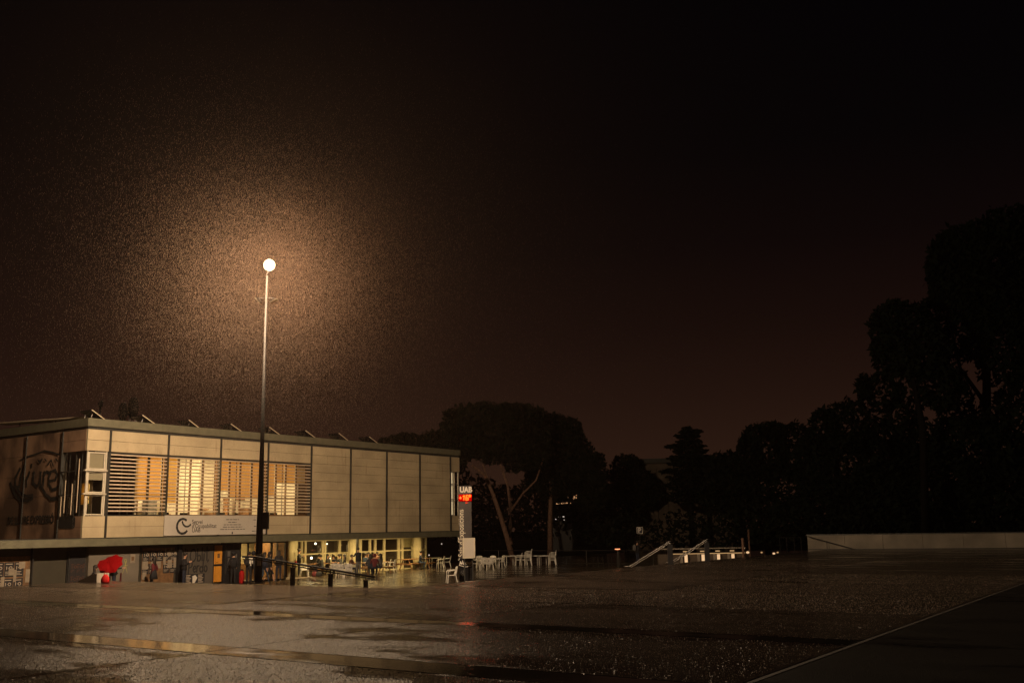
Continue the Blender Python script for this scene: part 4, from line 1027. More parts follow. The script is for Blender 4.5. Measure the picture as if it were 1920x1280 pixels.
# ------------------------------------------------------------------ white plastic chairs and tables
def make_chair(label):
    t = thing('plastic_chair', label, 'chair', (0, 0, 0), 0, 'white plastic chairs on the cafe terrace')
    m = M['white']
    st = MB(); n = 8
    for i in range(n):       # dished seat
        y0 = -.22 + .44 * i / n; y1 = y0 + .44 / n; f = lambda y: .43 - .02 * cos(y / .22 * pi / 2)
        st.add([(-.22, y0, f(y0)), (.22, y0, f(y0)), (.22, y1, f(y1)), (-.22, y1, f(y1)), (-.22, y0, f(y0) - .025), (.22, y0, f(y0) - .025), (.22, y1, f(y1) - .025), (-.22, y1, f(y1) - .025)],
               [(0, 1, 2, 3), (7, 6, 5, 4), (0, 4, 5, 1), (2, 6, 7, 3), (1, 5, 6, 2), (3, 7, 4, 0)])
    st.build('seat', m, t)
    bk = MB()                 # curved back: rounded top, central slots
    def bp(u, v): x = u * (.23 - .05 * max(0, v - .6) ** 1.5); return Vector((x, -.20 - .10 * v - .05 * (1 - u * u) * .6, .44 + .42 * v - .04 * u * u * v))
    us = [-1, -.8, -.55, -.45, -.2, -.1, .1, .2, .45, .55, .8, 1]; vs_ = [0, .2, .35, .7, .85, 1]
    for i in range(len(us) - 1):
        for j in range(len(vs_) - 1):
            if i in (2, 4, 6, 8) and j == 2: continue
            a_, b_, c_, d_ = bp(us[i], vs_[j]), bp(us[i + 1], vs_[j]), bp(us[i + 1], vs_[j + 1]), bp(us[i], vs_[j + 1]); o_ = Vector((0, -.022, 0))
            bk.add([a_, b_, c_, d_, a_ + o_, b_ + o_, c_ + o_, d_ + o_], [(0, 1, 2, 3), (7, 6, 5, 4), (0, 4, 5, 1), (1, 5, 6, 2), (2, 6, 7, 3), (3, 7, 4, 0)])
    bk.build('backrest', m, t)
    for s_ in (-1, 1):
        MB().tube([(s_ * .22, .2, .43), (s_ * .27, .19, .60), (s_ * .28, .10, .655), (s_ * .28, -.10, .66), (s_ * .24, -.24, .68)], [.022, .026, .03, .026, .02], 8).build('armrest', m, t, True)
        MB().tube([(s_ * .26, .23, 0), (s_ * .21, .19, .42)], [.018, .032], 6).build('leg', m, t)
        MB().tube([(s_ * .25, -.30, 0), (s_ * .20, -.20, .43)], [.018, .032], 6).build('leg', m, t)
    return t
def make_table(label):
    t = thing('cafe_table', label, 'table', (0, 0, 0), 0, 'white square tables on the cafe terrace')
    MB().box(-.4, .4, -.4, .4, .70, .73).build('tabletop', M['white'], t)
    MB().box(-.37, .37, -.37, .37, .66, .699).build('apron', M['white'], t)
    for a_ in (-1, 1):
        for b_ in (-1, 1): MB().box(a_ * .35 - .02, a_ * .35 + .02, b_ * .35 - .02, b_ * .35 + .02, 0, .659).build('leg', M['white'], t)
    return t
CH0 = make_chair('x'); TB0 = make_table('x'); used = {'c': 0, 't': 0}
def chair(px_, py_, rz, label, z=0.0):
    p_ = on(px_, py_, TZ); at = (p_.x, p_.y, TZ + z)
    return chair_w(at, rz, label)
def chair_w(at, rz, label):
    if not used['c']:
        used['c'] = 1; CH0.location = at; CH0.rotation_euler = (0, 0, rz); CH0['label'] = label; return CH0
    return dup(CH0, at, rz, label)
def table(px_, py_, rz, label):
    p_ = on(px_, py_, TZ); at = (p_.x, p_.y, TZ)
    if not used['t']:
        used['t'] = 1; TB0.location = at; TB0.rotation_euler = (0, 0, rz); TB0['label'] = label; return TB0
    return dup(TB0, at, rz, label)
R_ = radians
chair(846, 1092.5, R_(105), 'lone white plastic chair standing left of the totem')
table(816, 1063, R_(20), 'white table left of the totem beyond the lone chair')
chair(826, 1065, R_(80), 'white chair right beside the table left of the totem'); chair(838, 1063, R_(95), 'white chair turned sideways nearest the totem behind the lone chair')
table(910, 1066.5, R_(10), 'white table among chairs just right of the totem'); table(929, 1066, R_(25), 'white table at the right of the chair cluster by the totem')
for px_, py_, rz, lab in ((893, 1067, -90, 'white chair at the left of the cluster, half hidden by the poster case'), (900, 1064, 190, 'white chair with its back high behind the poster case'), (907, 1068, 10, 'white chair seen from behind at the front of the cluster'),
                          (924, 1064, 175, 'white chair facing the plaza in the middle of the cluster'), (938, 1063, 120, 'white chair at the right end of the cluster'), (919, 1068.5, 0, 'white chair drawn up in front of the cluster tables')):
    chair(px_, py_, R_(rz), lab)
table(956, 1059, R_(15), 'bare white table beside the cluster, left of the tall stack')
table(1004, 1059, R_(12), 'bare white table right of the tall chair stack'); table(1018, 1059, R_(12), 'bare white table next to the farthest stack of chairs')
for px_, py_, rz, n, lab in ((972, 1060, 80, 2, 'low stack of white chairs left of the tall stack'), (981, 1060, 100, 2, 'low stack beside the tall stack'), (990, 1060, 85, 5, 'tall stack of white chairs'), (1036, 1060, 80, 4, 'farthest stack of white chairs at the right')):
    for k in range(n):
        chair(px_, py_, R_(rz + random.uniform(-3, 3)), 'chair ' + ['at the bottom', 'second from bottom', 'third from bottom', 'fourth from bottom', 'on top'][k if k < n - 1 else 4] + ' of the ' + lab, k * .10)
# occupied terrace
for px_, py_, rz, lab in ((632, 1079, 5, 'white table between the handrail posts'), (648, 1077, 15, 'white table beside the standing man')):
    table(px_, py_, R_(rz), lab)
for px_, py_, rz, lab in ((570, 1081, 200, 'empty white chair just right of the standing person in red'), (627, 1082, 10, 'empty white chair seen over the handrail, left'), (640, 1083, -10, 'empty white chair seen over the handrail, middle'), (652, 1083, 20, 'empty white chair seen over the handrail, right'), (660, 1078, 90, 'white chair left of the standing man'),
                          (724, 1072, 100, 'white chair at the right end of the seated group'), (734, 1072, 75, 'white chair left of the picnic bench')):
    chair(px_, py_, R_(rz), lab)
# picnic bench
def picnic(px_, py_, label, rot=0.0):
    q_ = on(px_, py_, TZ)
    pb = thing('picnic_bench', label, 'picnic table', (q_.x, q_.y, TZ), YAW + rot, 'timber picnic tables under the porch')
    for k in range(5): MB().box(-1.4, 1.4, -.38 + k * .155, -.38 + k * .155 + .14, .72, .76).build('plank', M['bench'], pb)
    for s_ in (-1, 1):
        MB().box(-1.4, 1.4, s_ * .75 - .13, s_ * .75 + .13, .42, .46).build('seat', M['bench'], pb)
    for x_ in (-1, 1):
        MB().box(x_ - .04, x_ + .04, -.85, .85, .35, .419).build('crossbeam', M['bench'], pb)
        for s_ in (-1, 1): MB().obox((x_ + .07, s_ * .42, .36), (.025, 0, 0), (0, .03, 0), Vector((0, -s_ * .18, .36))).build('leg', M['bench'], pb)
    return q_
pbp = picnic(777, 1067, 'timber picnic table with attached seats by the round column')
picnic(605, 1077.5, 'dark timber picnic table among the left seated group', radians(8)); picnic(699, 1075, 'dark timber picnic table hidden among the right seated group', radians(-5))
# waste bins, backpacks etc.
def bag(name, label, cat, at, rz, sx_, sy_, sz_, m, strap=True):
    t = thing(name, label, cat, at, rz)
    MB().lathe([(.8, 0), (1, sz_ * .15), (1, sz_ * .6), (.75, sz_ * .9), (.3, sz_)], n=14, sx=sx_, sy=sy_).build('body', m, t, True)
    if strap: MB().tube([(-sx_ * .5, 0, sz_ * .9), (-sx_ * .3, 0, sz_ * 1.2), (sx_ * .3, 0, sz_ * 1.2), (sx_ * .5, 0, sz_ * .9)], .012, 6).build('handle', m, t)
    return t
p_ = wld(fac(453, 1085, .4).x, .4, 0)
fe = thing('red_bin', 'glossy red cylinder standing by the left jamb of the glass entrance', 'fire extinguisher', (p_.x, p_.y, TZ))
MB().lathe([(.13, 0), (.15, .05), (.15, .55), (.10, .66), (.04, .70)], n=16).build('cylinder', M['redbag'], fe, True); MB().box(-.06, .06, -.03, .03, .701, .78).build('valve', M['black'], fe)
bag('rubbish_bag', 'small red and dark bags on the ground under the cafe tables', 'bag', tuple(on(590, 1080, TZ)), 0, .18, .12, .3, M['pink'])
bag('rubbish_bag', 'dark bag on the ground between the seated people and the handrail', 'bag', tuple(on(598, 1080, TZ)), 0, .2, .14, .3, M['cblack'])
bag('shoulder_bag', 'black bag on the bench seat of the picnic table', 'bag', (pbp.x - .3, pbp.y - .55, TZ + .47), 0, .26, .14, .3, M['cblack'])

# ------------------------------------------------------------------ people
HS = ('neck', 'chin', 'head', 'crown')
def person(label, at, rz, pose='stand', top='cblack', legs='cnavy', shoes='cblack', hair='short', H=1.74, lean=0.0, arms='down', group=None, bare_legs=False, skirt=None, backpack=None):
    k = H / 1.74
    J, Rr, E = {}, {}, []
    def j(n, p, r, par=None, slot='top'):
        J[n] = Vector(p); Rr[n] = r
        if par: E.append((par, n, slot))
    sit = pose.startswith('sit'); pz = .52 if sit else .95
    if pose == 'ground': pz = .16
    ly = lean
    j('pelvis', (0, 0, pz), .125)
    j('waist', (0, ly * .25, pz + .17), .115, 'pelvis', 'legs' if not sit else 'top')
    j('chest', (0, ly * .6, pz + .37), .140, 'waist')
    j('neckb', (0, ly * .9, pz + .51), .065, 'chest')
    j('neck', (0, ly + .01, pz + .57), .050, 'neckb', 'skin')
    j('chin', (0, ly + .035, pz + .63), .062, 'neck', 'skin')
    j('head', (0, ly + .03, pz + .71), .088, 'chin', 'skin')
    j('crown', (0, ly + .02, pz + .775), .060, 'head', 'skin')
    j('nose', (0, ly + .125, pz + .695), .012, 'head', 'skin')
    for s, n in ((-1, 'l'), (1, 'r')):
        j(n + 'sh', (s * .175, ly * .85, pz + .46), .068, 'chest')
        if arms == 'down':
            el_, wr = (s * .225, ly * .8 - .03, pz + .18), (s * .22, ly * .6 + .05, pz - .06)
        elif arms == 'table':
            el_, wr = (s * .25, ly * .7 + .08, pz + .22), (s * .13, ly * .7 + .33, pz + .26)
        elif arms == 'phone':
            el_, wr = (s * .22, ly * .8, pz + .18), (s * .08, ly * .8 + .26, pz + .33)
        elif arms == 'pockets':
            el_, wr = (s * .26, ly * .8 - .08, pz + .2), (s * .17, ly * .6 + .05, pz + .0)
        elif arms == 'up':
            el_, wr = (s * .23, .05, pz + .22), ((s * .05, .2, pz + .50) if s > 0 else (s * .20, .15, pz + .10))
        elif arms == 'reach':
            el_, wr = (s * .24, .12, pz + .28), (s * .20, .38, pz + .30)
        j(n + 'el', el_, .044, n + 'sh'); j(n + 'wr', wr, .028, n + 'el')
        d = (Vector(wr) - Vector(el_)).normalized(); sd = Vector((s, 0, 0)) - d * (d.x * s)
        sd.normalize(); up = d.cross(sd)
        W_ = Vector(wr); j(n + 'palm', W_ + d * .06, .030, n + 'wr', 'skin')
        for q, (o1, L1) in enumerate(((-.028, .07), (-.010, .085), (.010, .08), (.026, .065))):
            b = W_ + d * .095 + sd * 0 + up * o1
            j(f'{n}f{q}', b, .010, n + 'palm', 'skin'); j(f'{n}g{q}', b + d * L1 * .8 - sd * .02, .008, f'{n}f{q}', 'skin')
        j(n + 'th', W_ + d * .05 - sd * .02 - up * .045, .011, n + 'palm', 'skin'); j(n + 'tt', W_ + d * .09 - sd * .03 - up * .055, .009, n + 'th', 'skin')
        j(n + 'hip', (s * .095, 0, pz - .04), .095, 'pelvis', 'legs')
        if sit:
            kn, an, to = (s * .13, .42, .50), (s * .13, .40, .09), (s * .14, .54, .045)
            if pose == 'sit2': kn, an, to = (s * .16, .40, .52), (s * .10, .25, .10), (s * .12, .40, .045)
        elif pose == 'ground':
            kn, an, to = (s * .16, .36, .46), (s * .12, .52, .07), (s * .12, .65, .04)
        elif pose == 'walk':
            kn, an, to = ((s * .09, .22, .50), (s * .09, .30, .10), (s * .1, .44, .05)) if s > 0 else ((s * .09, .02, .50), (s * .09, -.30, .17), (s * .1, -.20, .05))
        else:
            kn, an, to = (s * .105, .02, .50), (s * .11, -.02, .09), (s * .13, .12, .045)
        j(n + 'kn', kn, .060, n + 'hip', 'legs'); j(n + 'an', an, .038, n + 'kn', 'shin'); j(n + 'to', to, .036, n + 'an', 'shoe')
    names = list(J); idx = {n: i for i, n in enumerate(names)}
    me = bpy.data.meshes.new('sk'); me.from_pydata([J[n] for n in names], [(idx[a], idx[b]) for a, b, _ in E], [])
    o = bpy.data.objects.new('sk', me); COL.objects.link(o)
    o.modifiers.new('s', 'SKIN'); sv = me.skin_vertices[0].data
    for i, n in enumerate(names):
        r = Rr[n]; fx = 1.25 if n in ('chest', 'waist', 'pelvis') else 1.0; sv[i].radius = (r * (1.0 if fx == 1 else 1.22), r * (1.0 if fx == 1 else .92)); sv[i].use_root = (n == 'pelvis')
    sb = o.modifiers.new('b', 'SUBSURF'); sb.levels = 1; sb.render_levels = 1
    dg = bpy.context.evaluated_depsgraph_get(); dg.update()
    bm_ = bpy.data.meshes.new_from_object(o.evaluated_get(dg)); bpy.data.objects.remove(o)
    bm_.name = 'body'; bm_.materials.clear()
    slots = ['top', 'legs', 'shin', 'shoe', 'skin']
    mts = [M[top], M[legs], M['skin'] if bare_legs else M[legs], M[shoes], M['skin']]
    for m_ in mts: bm_.materials.append(m_)
    segs = [(J[a], J[b], slots.index(s)) for a, b, s in E]
    for p in bm_.polygons:
        c = p.center; best = 9e9; bs = 0
        for a, b, s in segs:
            ab = b - a; t_ = max(0, min(1, (c - a).dot(ab) / max(1e-9, ab.length_squared))); dd = (c - a - ab * t_).length_squared
            if dd < best: best, bs = dd, s
        p.material_index = bs; p.use_smooth = True
    bm_.transform(Matrix.Scale(k, 4))
    t = thing('person', label, 'person', at, rz, group)
    link(bpy.data.objects.new('body', bm_), t)
    hc = J['head'] * k
    hb = MB().ball(hc + Vector((0, -.018, .028)), .100, .112, .098, 12, 8)
    if hair == 'long':
        hb.lathe([(.105, 0), (.115, -.12), (.10, -.30), (.05, -.38)], hc + Vector((0, -.055, .02)), 12, 1, .6)
    if hair == 'bun': hb.ball(hc + Vector((0, -.12, .07)), .05, .05, .05)
    if hair == 'hood': hb = MB().ball(hc + Vector((0, -.02, .015)), .125, .13, .135, 12, 8)
    h_ = hb.build('hair' if hair != 'hood' else 'hood', M['hair'] if hair != 'hood' else M[top], t, True)
    for s in (-1, 1):
        MB().ball(hc + Vector((s * .033, .088, -.002)), .012, .006, .007, 6, 4).build('eye', M['ink'], t)
    if skirt:
        pk = J['pelvis'] * k; MB().lathe([(.15, .12), (.19, -.02), (.25, -.30)], pk, 16, 1, .8).build('skirt', M[skirt], t, True)
    if top in ('cblack', 'cnavy', 'cblue', 'cgrey') and not sit and pose != 'ground':
        ck = J['waist'] * k; MB().lathe([(.19, .22), (.185, .0), (.20, -.20)], ck, 14, 1, .70).build('jacket_hem', M[top], t, True)
    if backpack:
        c = J['chest'] * k + Vector((0, -.24, -.05)); MB().ball(c, .16, .10, .24, 12, 8).build('backpack', M[backpack], t, True)
    return t
def at_b(px_, b):
    q = wld(fac(px_, 1075, b).x, b, 0); return (q.x, q.y, TZ)
def at_t(px_, py_): p_ = on(px_, py_, TZ); return (p_.x, p_.y, TZ)
def face(px_dir): return R_(px_dir)
# rz=0 faces away from the camera; 180 faces it; 90 faces left; -90 faces right
person('person in white T-shirt seen from behind with black backpack left of the lamp post', at_b(466, -1.6), R_(-15), 'stand', 'cwhite', 'cblack', hair='short', backpack='cblack', arms='phone')
person('person all in black standing close against the left of the lamp post', at_b(474.5, -1.2), R_(20), 'stand', 'cblack', 'cblack', hair='hood', arms='pockets')
person('person in dark jacket walking just right of the lamp post, half hidden by it', at_b(495, -1.3), R_(-30), 'walk', 'cnavy', 'cblue', hair='long', H=1.68)
person('long haired walker with bare calves right of the lamp post', at_b(504, -1.0), R_(-60), 'walk', 'cblack', 'cblack', hair='long', H=1.68, bare_legs=True, skirt='cblack')
person('person in dark hoodie and jeans standing before the entrance with white trainers', at_b(522, -.7), R_(10), 'stand', 'cblack', 'cnavy', 'cwhite', hair='long', arms='pockets')
pr_ = person('person in black with a red bag at the waist by the cream column', at_t(560, 1081.5), R_(-75), 'stand', 'cblack', 'cblack', 'ctan', hair='bun', arms='phone', H=1.72)
b_ = MB().ball((-.02, -.17, .92), .14, .10, .08); b_.build('waist_bag', M['redbag'], pr_, True)
pm = person('large man in dark jacket standing at the tables beside the black steel post', at_t(672, 1081), R_(40), 'stand', 'cblack', 'cgrey', hair='short', H=1.76, arms='reach', lean=.08)
# group at left of terrace
grp = 'seated people at the cafe tables'
def sitter(px_, py_, rz, label, seat=False, **kw):
    at = at_t(px_, py_); person(label, at, R_(rz), group=grp, arms=kw.pop('arms', 'table'), pose=kw.pop('pose', 'sit'), **kw)
    if seat: chair_w((at[0], at[1], TZ), R_(rz), 'white chair under ' + ' '.join(label.split()[:13]))
sitter(593, 1077, -60, 'seated person bending forward at the left edge of the cafe group', top='cblack', hair='short', lean=.18)
sitter(600, 1074, 175, 'seated person with pale hood facing the plaza', top='ctan', hair='hood')
sitter(604, 1079, 80, 'seated person in brown cap next to the pale hood', top='cblack', hair='short', lean=.1)
sitter(613, 1077, -95, 'seated long haired person in black before the cafe door', top='cblack', hair='long')
sitter(625, 1075, 180, 'small seated person facing the plaza in the gap of the cafe group', top='cnavy', hair='short', H=1.6)
sitter(639, 1077, 70, 'seated person with short curly hair left of the standing man', top='cblack', hair='bun', lean=.1, seat=True)
sitter(646, 1078, 95, 'seated long haired person touching the column side of the cafe group', top='cblack', hair='long', seat=True)
sitter(656, 1080, -100, 'seated person in orange brown sweater half behind the standing man', top='cbrown', hair='short', lean=.1, seat=True)
sitter(685, 1074, -40, 'seated person in grey blue right of the standing man', top='cblue', hair='short')
sitter(691, 1072, 180, 'seated pale faced person facing the plaza in the right group', top='cbrown', hair='long')
sitter(694, 1078, 0, 'seated long haired person in navy seen from behind in the right group', top='cnavy', hair='long')
sitter(702, 1078, 10, 'seated person in dark red jumper seen from behind', top='pink', hair='hood')
sitter(707, 1073, 170, 'seated person facing the plaza with bright face in the right group', top='cbrown', hair='short', H=1.8)
sitter(713, 1077, 60, 'seated person in grey at the right end of the group', top='cgrey', hair='long')
# man on the picnic bench
lp = Vector(wld(0, 0, 0)); q = Matrix.Rotation(YAW, 3, 'Z') @ Vector((-.25, -.72, 0))
person('man in dark T-shirt sitting alone on the picnic bench looking right', (pbp.x + q.x, pbp.y + q.y, TZ), R_(-80), 'sit2', 'cnavy', 'cblue', hair='short', arms='table', lean=.06)
# people before the left walls
person('dark figure reading the notice panel beside the orange door', at_b(437, -.2), R_(-15), 'stand', 'cblack', 'cblack', hair='hood', arms='pockets')
person('person in black standing sideways before the slogan wall holding something', at_b(345, -.6), R_(-90), 'stand', 'cblack', 'cnavy', hair='short', arms='phone', H=1.8)
pk = person('walker in black with raspberry shawl before the poster board', at_b(288, -.9), R_(80), 'walk', 'pink', 'cblack', hair='long', H=1.62, skirt='cblack', arms='pockets')
person('girl with dark hair crouching over the low ramp wall at left', Vector(at_b(170, -1.3)) + Vector((0, 0, .25)), R_(-70), 'sit', 'cblack', 'cblue', hair='long', H=1.5, lean=.22, arms='table')
up_ = person('person in black with pale sleeve standing under the red umbrella', at_b(214, -.7), R_(-75), 'stand', 'cblack', 'cnavy', hair='short', H=1.68, arms='reach')
person('person mostly hidden behind the red umbrella and ramp wall', at_b(201, -.9), R_(10), 'stand', 'cblack', 'cblack', hair='long', H=1.66, arms='down')
# red umbrella: eight gores on ribs, tilted forward
def umbrella(at, rz, tilt, R_u, label):
    t = thing('umbrella', label, 'umbrella', at, rz); t.rotation_euler = (radians(tilt), 0, rz)
    cv = MB(); n = 8
    def pt(i, r): an = 2 * pi * i / n; return Vector((cos(an) * r, sin(an) * r, .32 * R_u * (1 - (r / R_u) ** 2)))
    for i in range(n):
        rs = [0.02, .35 * R_u, .7 * R_u, R_u]
        for q_ in range(3):
            a_, b_, c_, d_ = pt(i, rs[q_]), pt(i + 1, rs[q_]), pt(i + 1, rs[q_ + 1]), pt(i, rs[q_ + 1])
            if q_ == 2:
                mid = (c_ + d_) / 2 * .93 + Vector((0, 0, .02)); cv.add([a_, b_, c_, mid, d_], [(0, 1, 2, 3, 4)])
            else: cv.add([a_, b_, c_, d_], [(0, 1, 2, 3)])
    cv.build('canopy', M['red'], t)
    for i in range(n): MB().tube([pt(i, .03) - Vector((0, 0, .01)), pt(i, .5 * R_u) - Vector((0, 0, .01)), pt(i, R_u) - Vector((0, 0, .01))], .004, 4).build('rib', M['black'], t)
    MB().tube([(0, 0, .34 * R_u + .05), (0, 0, -.62)], .008, 6).build('shaft', M['black'], t); MB().tube([(0, 0, -.62), (0, 0, -.72)], .018, 8).build('handle', M['black'], t)
    return t
u1 = dep(209, 1054, 48.0); umbrella((u1.x, u1.y, u1.z - .10), R_(-12), 52, .60, 'large red umbrella held open before the pale wall')
u2 = dep(193, 1058, 47.4); umbrella((u2.x, u2.y + .5, u2.z - .05), R_(25), 40, .48, 'darker red umbrella partly behind the large one at left')
p_ = on(197, 1093, 0)
rb = thing('shopping_bag', 'bright red shopping bag on the ground under the red umbrella', 'bag', (p_.x, p_.y, 0), R_(10))
MB().lathe([(.9, 0), (1, .06), (.95, .18), (.6, .28), (.35, .33)], n=12, sx=.16, sy=.10).build('body', M['redbag'], rb, True); MB().tube([(-.06, 0, .30), (-.04, 0, .42), (.04, 0, .42), (.06, 0, .30)], .01, 5).build('handle', M['redbag'], rb)
p_ = wld(fac(226, 1080, -.3).x, -.3, 0)
rs_ = thing('hanging_scarf', 'long dark red cloth hanging at the right of the red umbrella', 'cloth', (p_.x, p_.y, TZ))
MB().add([(-.08, 0, 0), (.06, 0, 0), (.03, .02, .95), (-.03, .02, .95), (-.08, .05, 0), (.06, .05, 0), (.03, .06, .95), (-.03, .06, .95)], [(0, 1, 2, 3), (7, 6, 5, 4), (0, 4, 5, 1), (1, 5, 6, 2), (2, 6, 7, 3), (3, 7, 4, 0)]).build('cloth', M['pink'], rs_)
# walker by the parking sign
person('person with pale backpack standing below the parking sign', at_t(1196, 1061), R_(-60), 'stand', 'cblack', 'cnavy', hair='short', backpack='cgrey', arms='phone')

# ------------------------------------------------------------------ terrace edge railing, bike hoops, sign
A_, B_ = on(885, 1056, TZ), on(1225, 1060, TZ)
rl = thing('terrace_railing', 'thin dark railing along the back of the terrace', 'railing', (0, 0, 0))
up = Vector((0, 0, 1)); A1, B1 = Vector(A_), Vector(B_)
h_ = 1.05
MB().tube([A1 + up * h_, B1 + up * h_], .03, 6).build('rail', M['galv'], rl); MB().tube([A1 + up * .12, B1 + up * .12], .02, 6).build('lower_rail', M['mullion'], rl)
for k in range(7): p_ = A1.lerp(B1, k / 6); MB().tube([p_, p_ + up * h_], .03, 6).build('post', M['mullion'], rl)
for k, px_ in enumerate((1112.5, 1122, 1131, 1140.5, 1147.5, 1156.5, 1163.5)):
    p_ = on(px_, 1061.5 - k * .3, TZ); t = thing('bollard', 'thin steel bollard, ' + ['first from the left', 'second from the left', 'third from the left', 'in the middle of the row', 'fifth from the left', 'sixth from the left', 'nearest the handrails'][k], 'bollard', p_, 0, 'thin bollards before the handrails')
    MB().tube([(0, 0, 0), (0, 0, .66)], .028, 8).build('post', M['galv'], t); MB().ball((0, 0, .67), .03, .03, .02, 8, 4).build('cap', M['chrome'], t)
p_ = dep(1200.5, 1020, 78)
ps = thing('parking_sign', 'small square parking sign on a thin post', 'sign', (p_.x, 78, TZ))
szt, szb = dep(1200, 987.5, 78).z - TZ, dep(1200, 1000, 78).z - TZ
MB().tube([(0, 0, 0), (0, 0, szt - .05)], .03, 8).build('post', M['galv'], ps)
MB().box(-.24, .24, -.06, -.035, szb, szt).build('plate', M['graf'], ps); MB().box(-.20, .20, -.066, -.061, szb + .04, szt - .04).build('blue_field', M['signblue'], ps)
text('lettering', 'P', .48, M['graf'], ps, (-.14, -.07, szb + .10), (1, 0, 0), (0, 0, 1), .002, .02)
p_ = on(1159, 1063, TZ); zl = dep(1159, 1028.5, p_.y).z - TZ
gl = thing('garden_lamp', 'low mushroom lamp glowing orange behind the thin bollards', 'lamp', (p_.x, p_.y, TZ))
MB().tube([(0, 0, 0), (0, 0, zl - .05)], .03, 8).build('post', M['mullion'], gl); MB().lathe([(.03, zl - .05), (.17, zl - .03), (.19, zl), (.16, zl + .02)], n=14).build('lamp_ring', M['e_orange'], gl, True); MB().lathe([(.20, zl + .021), (.14, zl + .08), (.03, zl + .11)], n=14).build('hood', M['dark'], gl, True)
# twin-tube stair handrails
for i, (a0, a1, a2, a3) in enumerate((((1170, 1061), (1180, 1061), (1256, 1014), (1264, 1014)), ((1246, 1054.5), (1258, 1053), (1325, 1011), (1334, 1010)))):
    Yt = on(a2[0], lambda_ := 1065 - (a2[0] - 1181) * .094).y; Yb = Yt + 1.6
    q0, q1, q2, q3 = dep(*a0, Yb), dep(*a1, Yb), dep(*a2, Yt), dep(*a3, Yt)
    t = thing('stair_handrail', ['left pair of bright sloping stair rails', 'right pair of bright sloping stair rails'][i], 'handrail', (0, 0, 0), 0, 'twin tube handrails at the steps')
    for dz in (0, -.09):
        o_ = Vector((0, 0, dz)); MB().tube([q0 + o_, q1 + o_, q2 + o_, q3 + o_], .022, 8).build('tube', M['chrome'], t, True)
    w_ = Vector((0, 0, 0))
    MB().box(q2.x - .1, q2.x + .12, q2.y + .03, q2.y + .25, 0 if i == 0 else 0, q2.z - .12).build('post', M['ink'], t)
    MB().box(q1.x - .05, q1.x + .05, q1.y - .05, q1.y + .05, TZ, q1.z - .10).build('post', M['dark'], t)

# ------------------------------------------------------------------ low ledge wall with glowing piers
lw = thing('lit_ledge_wall', 'low ledge wall with a row of glowing piers behind the stair rails', 'wall', (0, 0, 0))
YL = 66.0
zl1 = dep(1330, 1036.5, YL).z
x0, x1 = dep(1235, 1040, YL).x, dep(1398, 1040, YL).x
MB().box(x0, x1, YL + .2, YL + .5, TZ, zl1 - .03).build('wall', M['conc_dark'], lw)
MB().box(x0 - .1, x1, YL + .0, YL + .55, zl1 + .28, zl1 + .34).build('coping', M['concrete'], lw)
MB().box(x0 + .8, x1, YL + .12, YL + .199, zl1 - .04, zl1 + .01).build('bench_edge_glow', M['e_line'], lw)  # bench edge given its own glow in place of light falling on it
for px_ in (1286, 1318, 1347, 1374):
    X_ = dep(px_, 1040, YL).x
    pr = MB().box(X_ - .16, X_ + .13, YL - .02, YL + .199, TZ, zl1 - .05).build('pier', M['conc_dark'], lw)
    MB().box(X_ - .10, X_ + .10, YL - .03, YL - .021, TZ + .2, zl1 - .07).build('glow_panel', M['e_pier'], pr)
    MB().box(X_ - .16, X_ - .0 + .1, YL - .04, YL + .1, zl1 + .10, zl1 + .17).build('cap_light', M['e_line'], pr)
for px_ in (1278, 1310, 1340, 1367):
    X_ = dep(px_, 1040, YL).x; MB().box(X_ - .07, X_ + .07, YL - .02, YL + .199, TZ, zl1 - .05).build('fin', M['concrete'], lw)
# small things right of it: posts, railing, trunk, small far lights
for i, (px_, y0, Yd) in enumerate(((1394, 1008, 62), (1406, 992, 80))):
    p_ = dep(px_, 1040, Yd); t = thing('wooden_post', ['pale brown post at the right end of the glowing ledge', 'thin dark post behind the pale brown one'][i], 'post', (p_.x, Yd, TZ))
    MB().tube([(0, 0, 0), (0, 0, dep(px_, y0, Yd).z - TZ)], .075, 8).build('post', M['bark'], t)
for i, (px_, py_, r_) in enumerate(((1402, 1035, .12), (1428, 1035, .08), (1451, 1037, .10), (1458, 1035, .08), (1395, 1027, .06))):  # far car and bike lights, built as globes on added posts
    p_ = dep(px_, py_, 72); t = thing('small_far_light', 'small far light on an added post, ' + ['largest, beside the brown post', 'alone between the post and the pale trunk', 'just below the pale trunk', 'right of the pale trunk', 'on top of the brown post'][i], 'far light', (p_.x, 72, TZ), 0, 'small far lights left of the white wall')
    z_ = p_.z - TZ; MB().tube([(0, 0, 0), (0, 0, z_ - r_)], .03, 6).build('post', M['mullion'], t); MB().ball((0, 0, z_), r_, r_, r_ * .7, 8, 6).build('glow', M['e_line'] if i % 2 else M['e_pier'], t)
rr = thing('park_railing', 'dark upright bars left of the long white wall', 'railing', (0, 0, 0))
pts = []
for px_ in (1463, 1476, 1490, 1503):
    p_ = dep(px_, 1030, 76); z_ = dep(px_, 1007, 76).z; pts.append((p_.x, 76, z_)); MB().tube([(p_.x, 76, TZ), (p_.x, 76, z_)], .035, 6).build('post', M['galv'], rr)
MB().tube([pts[0], pts[-1]], .02, 6).build('rail', M['mullion'], rr)
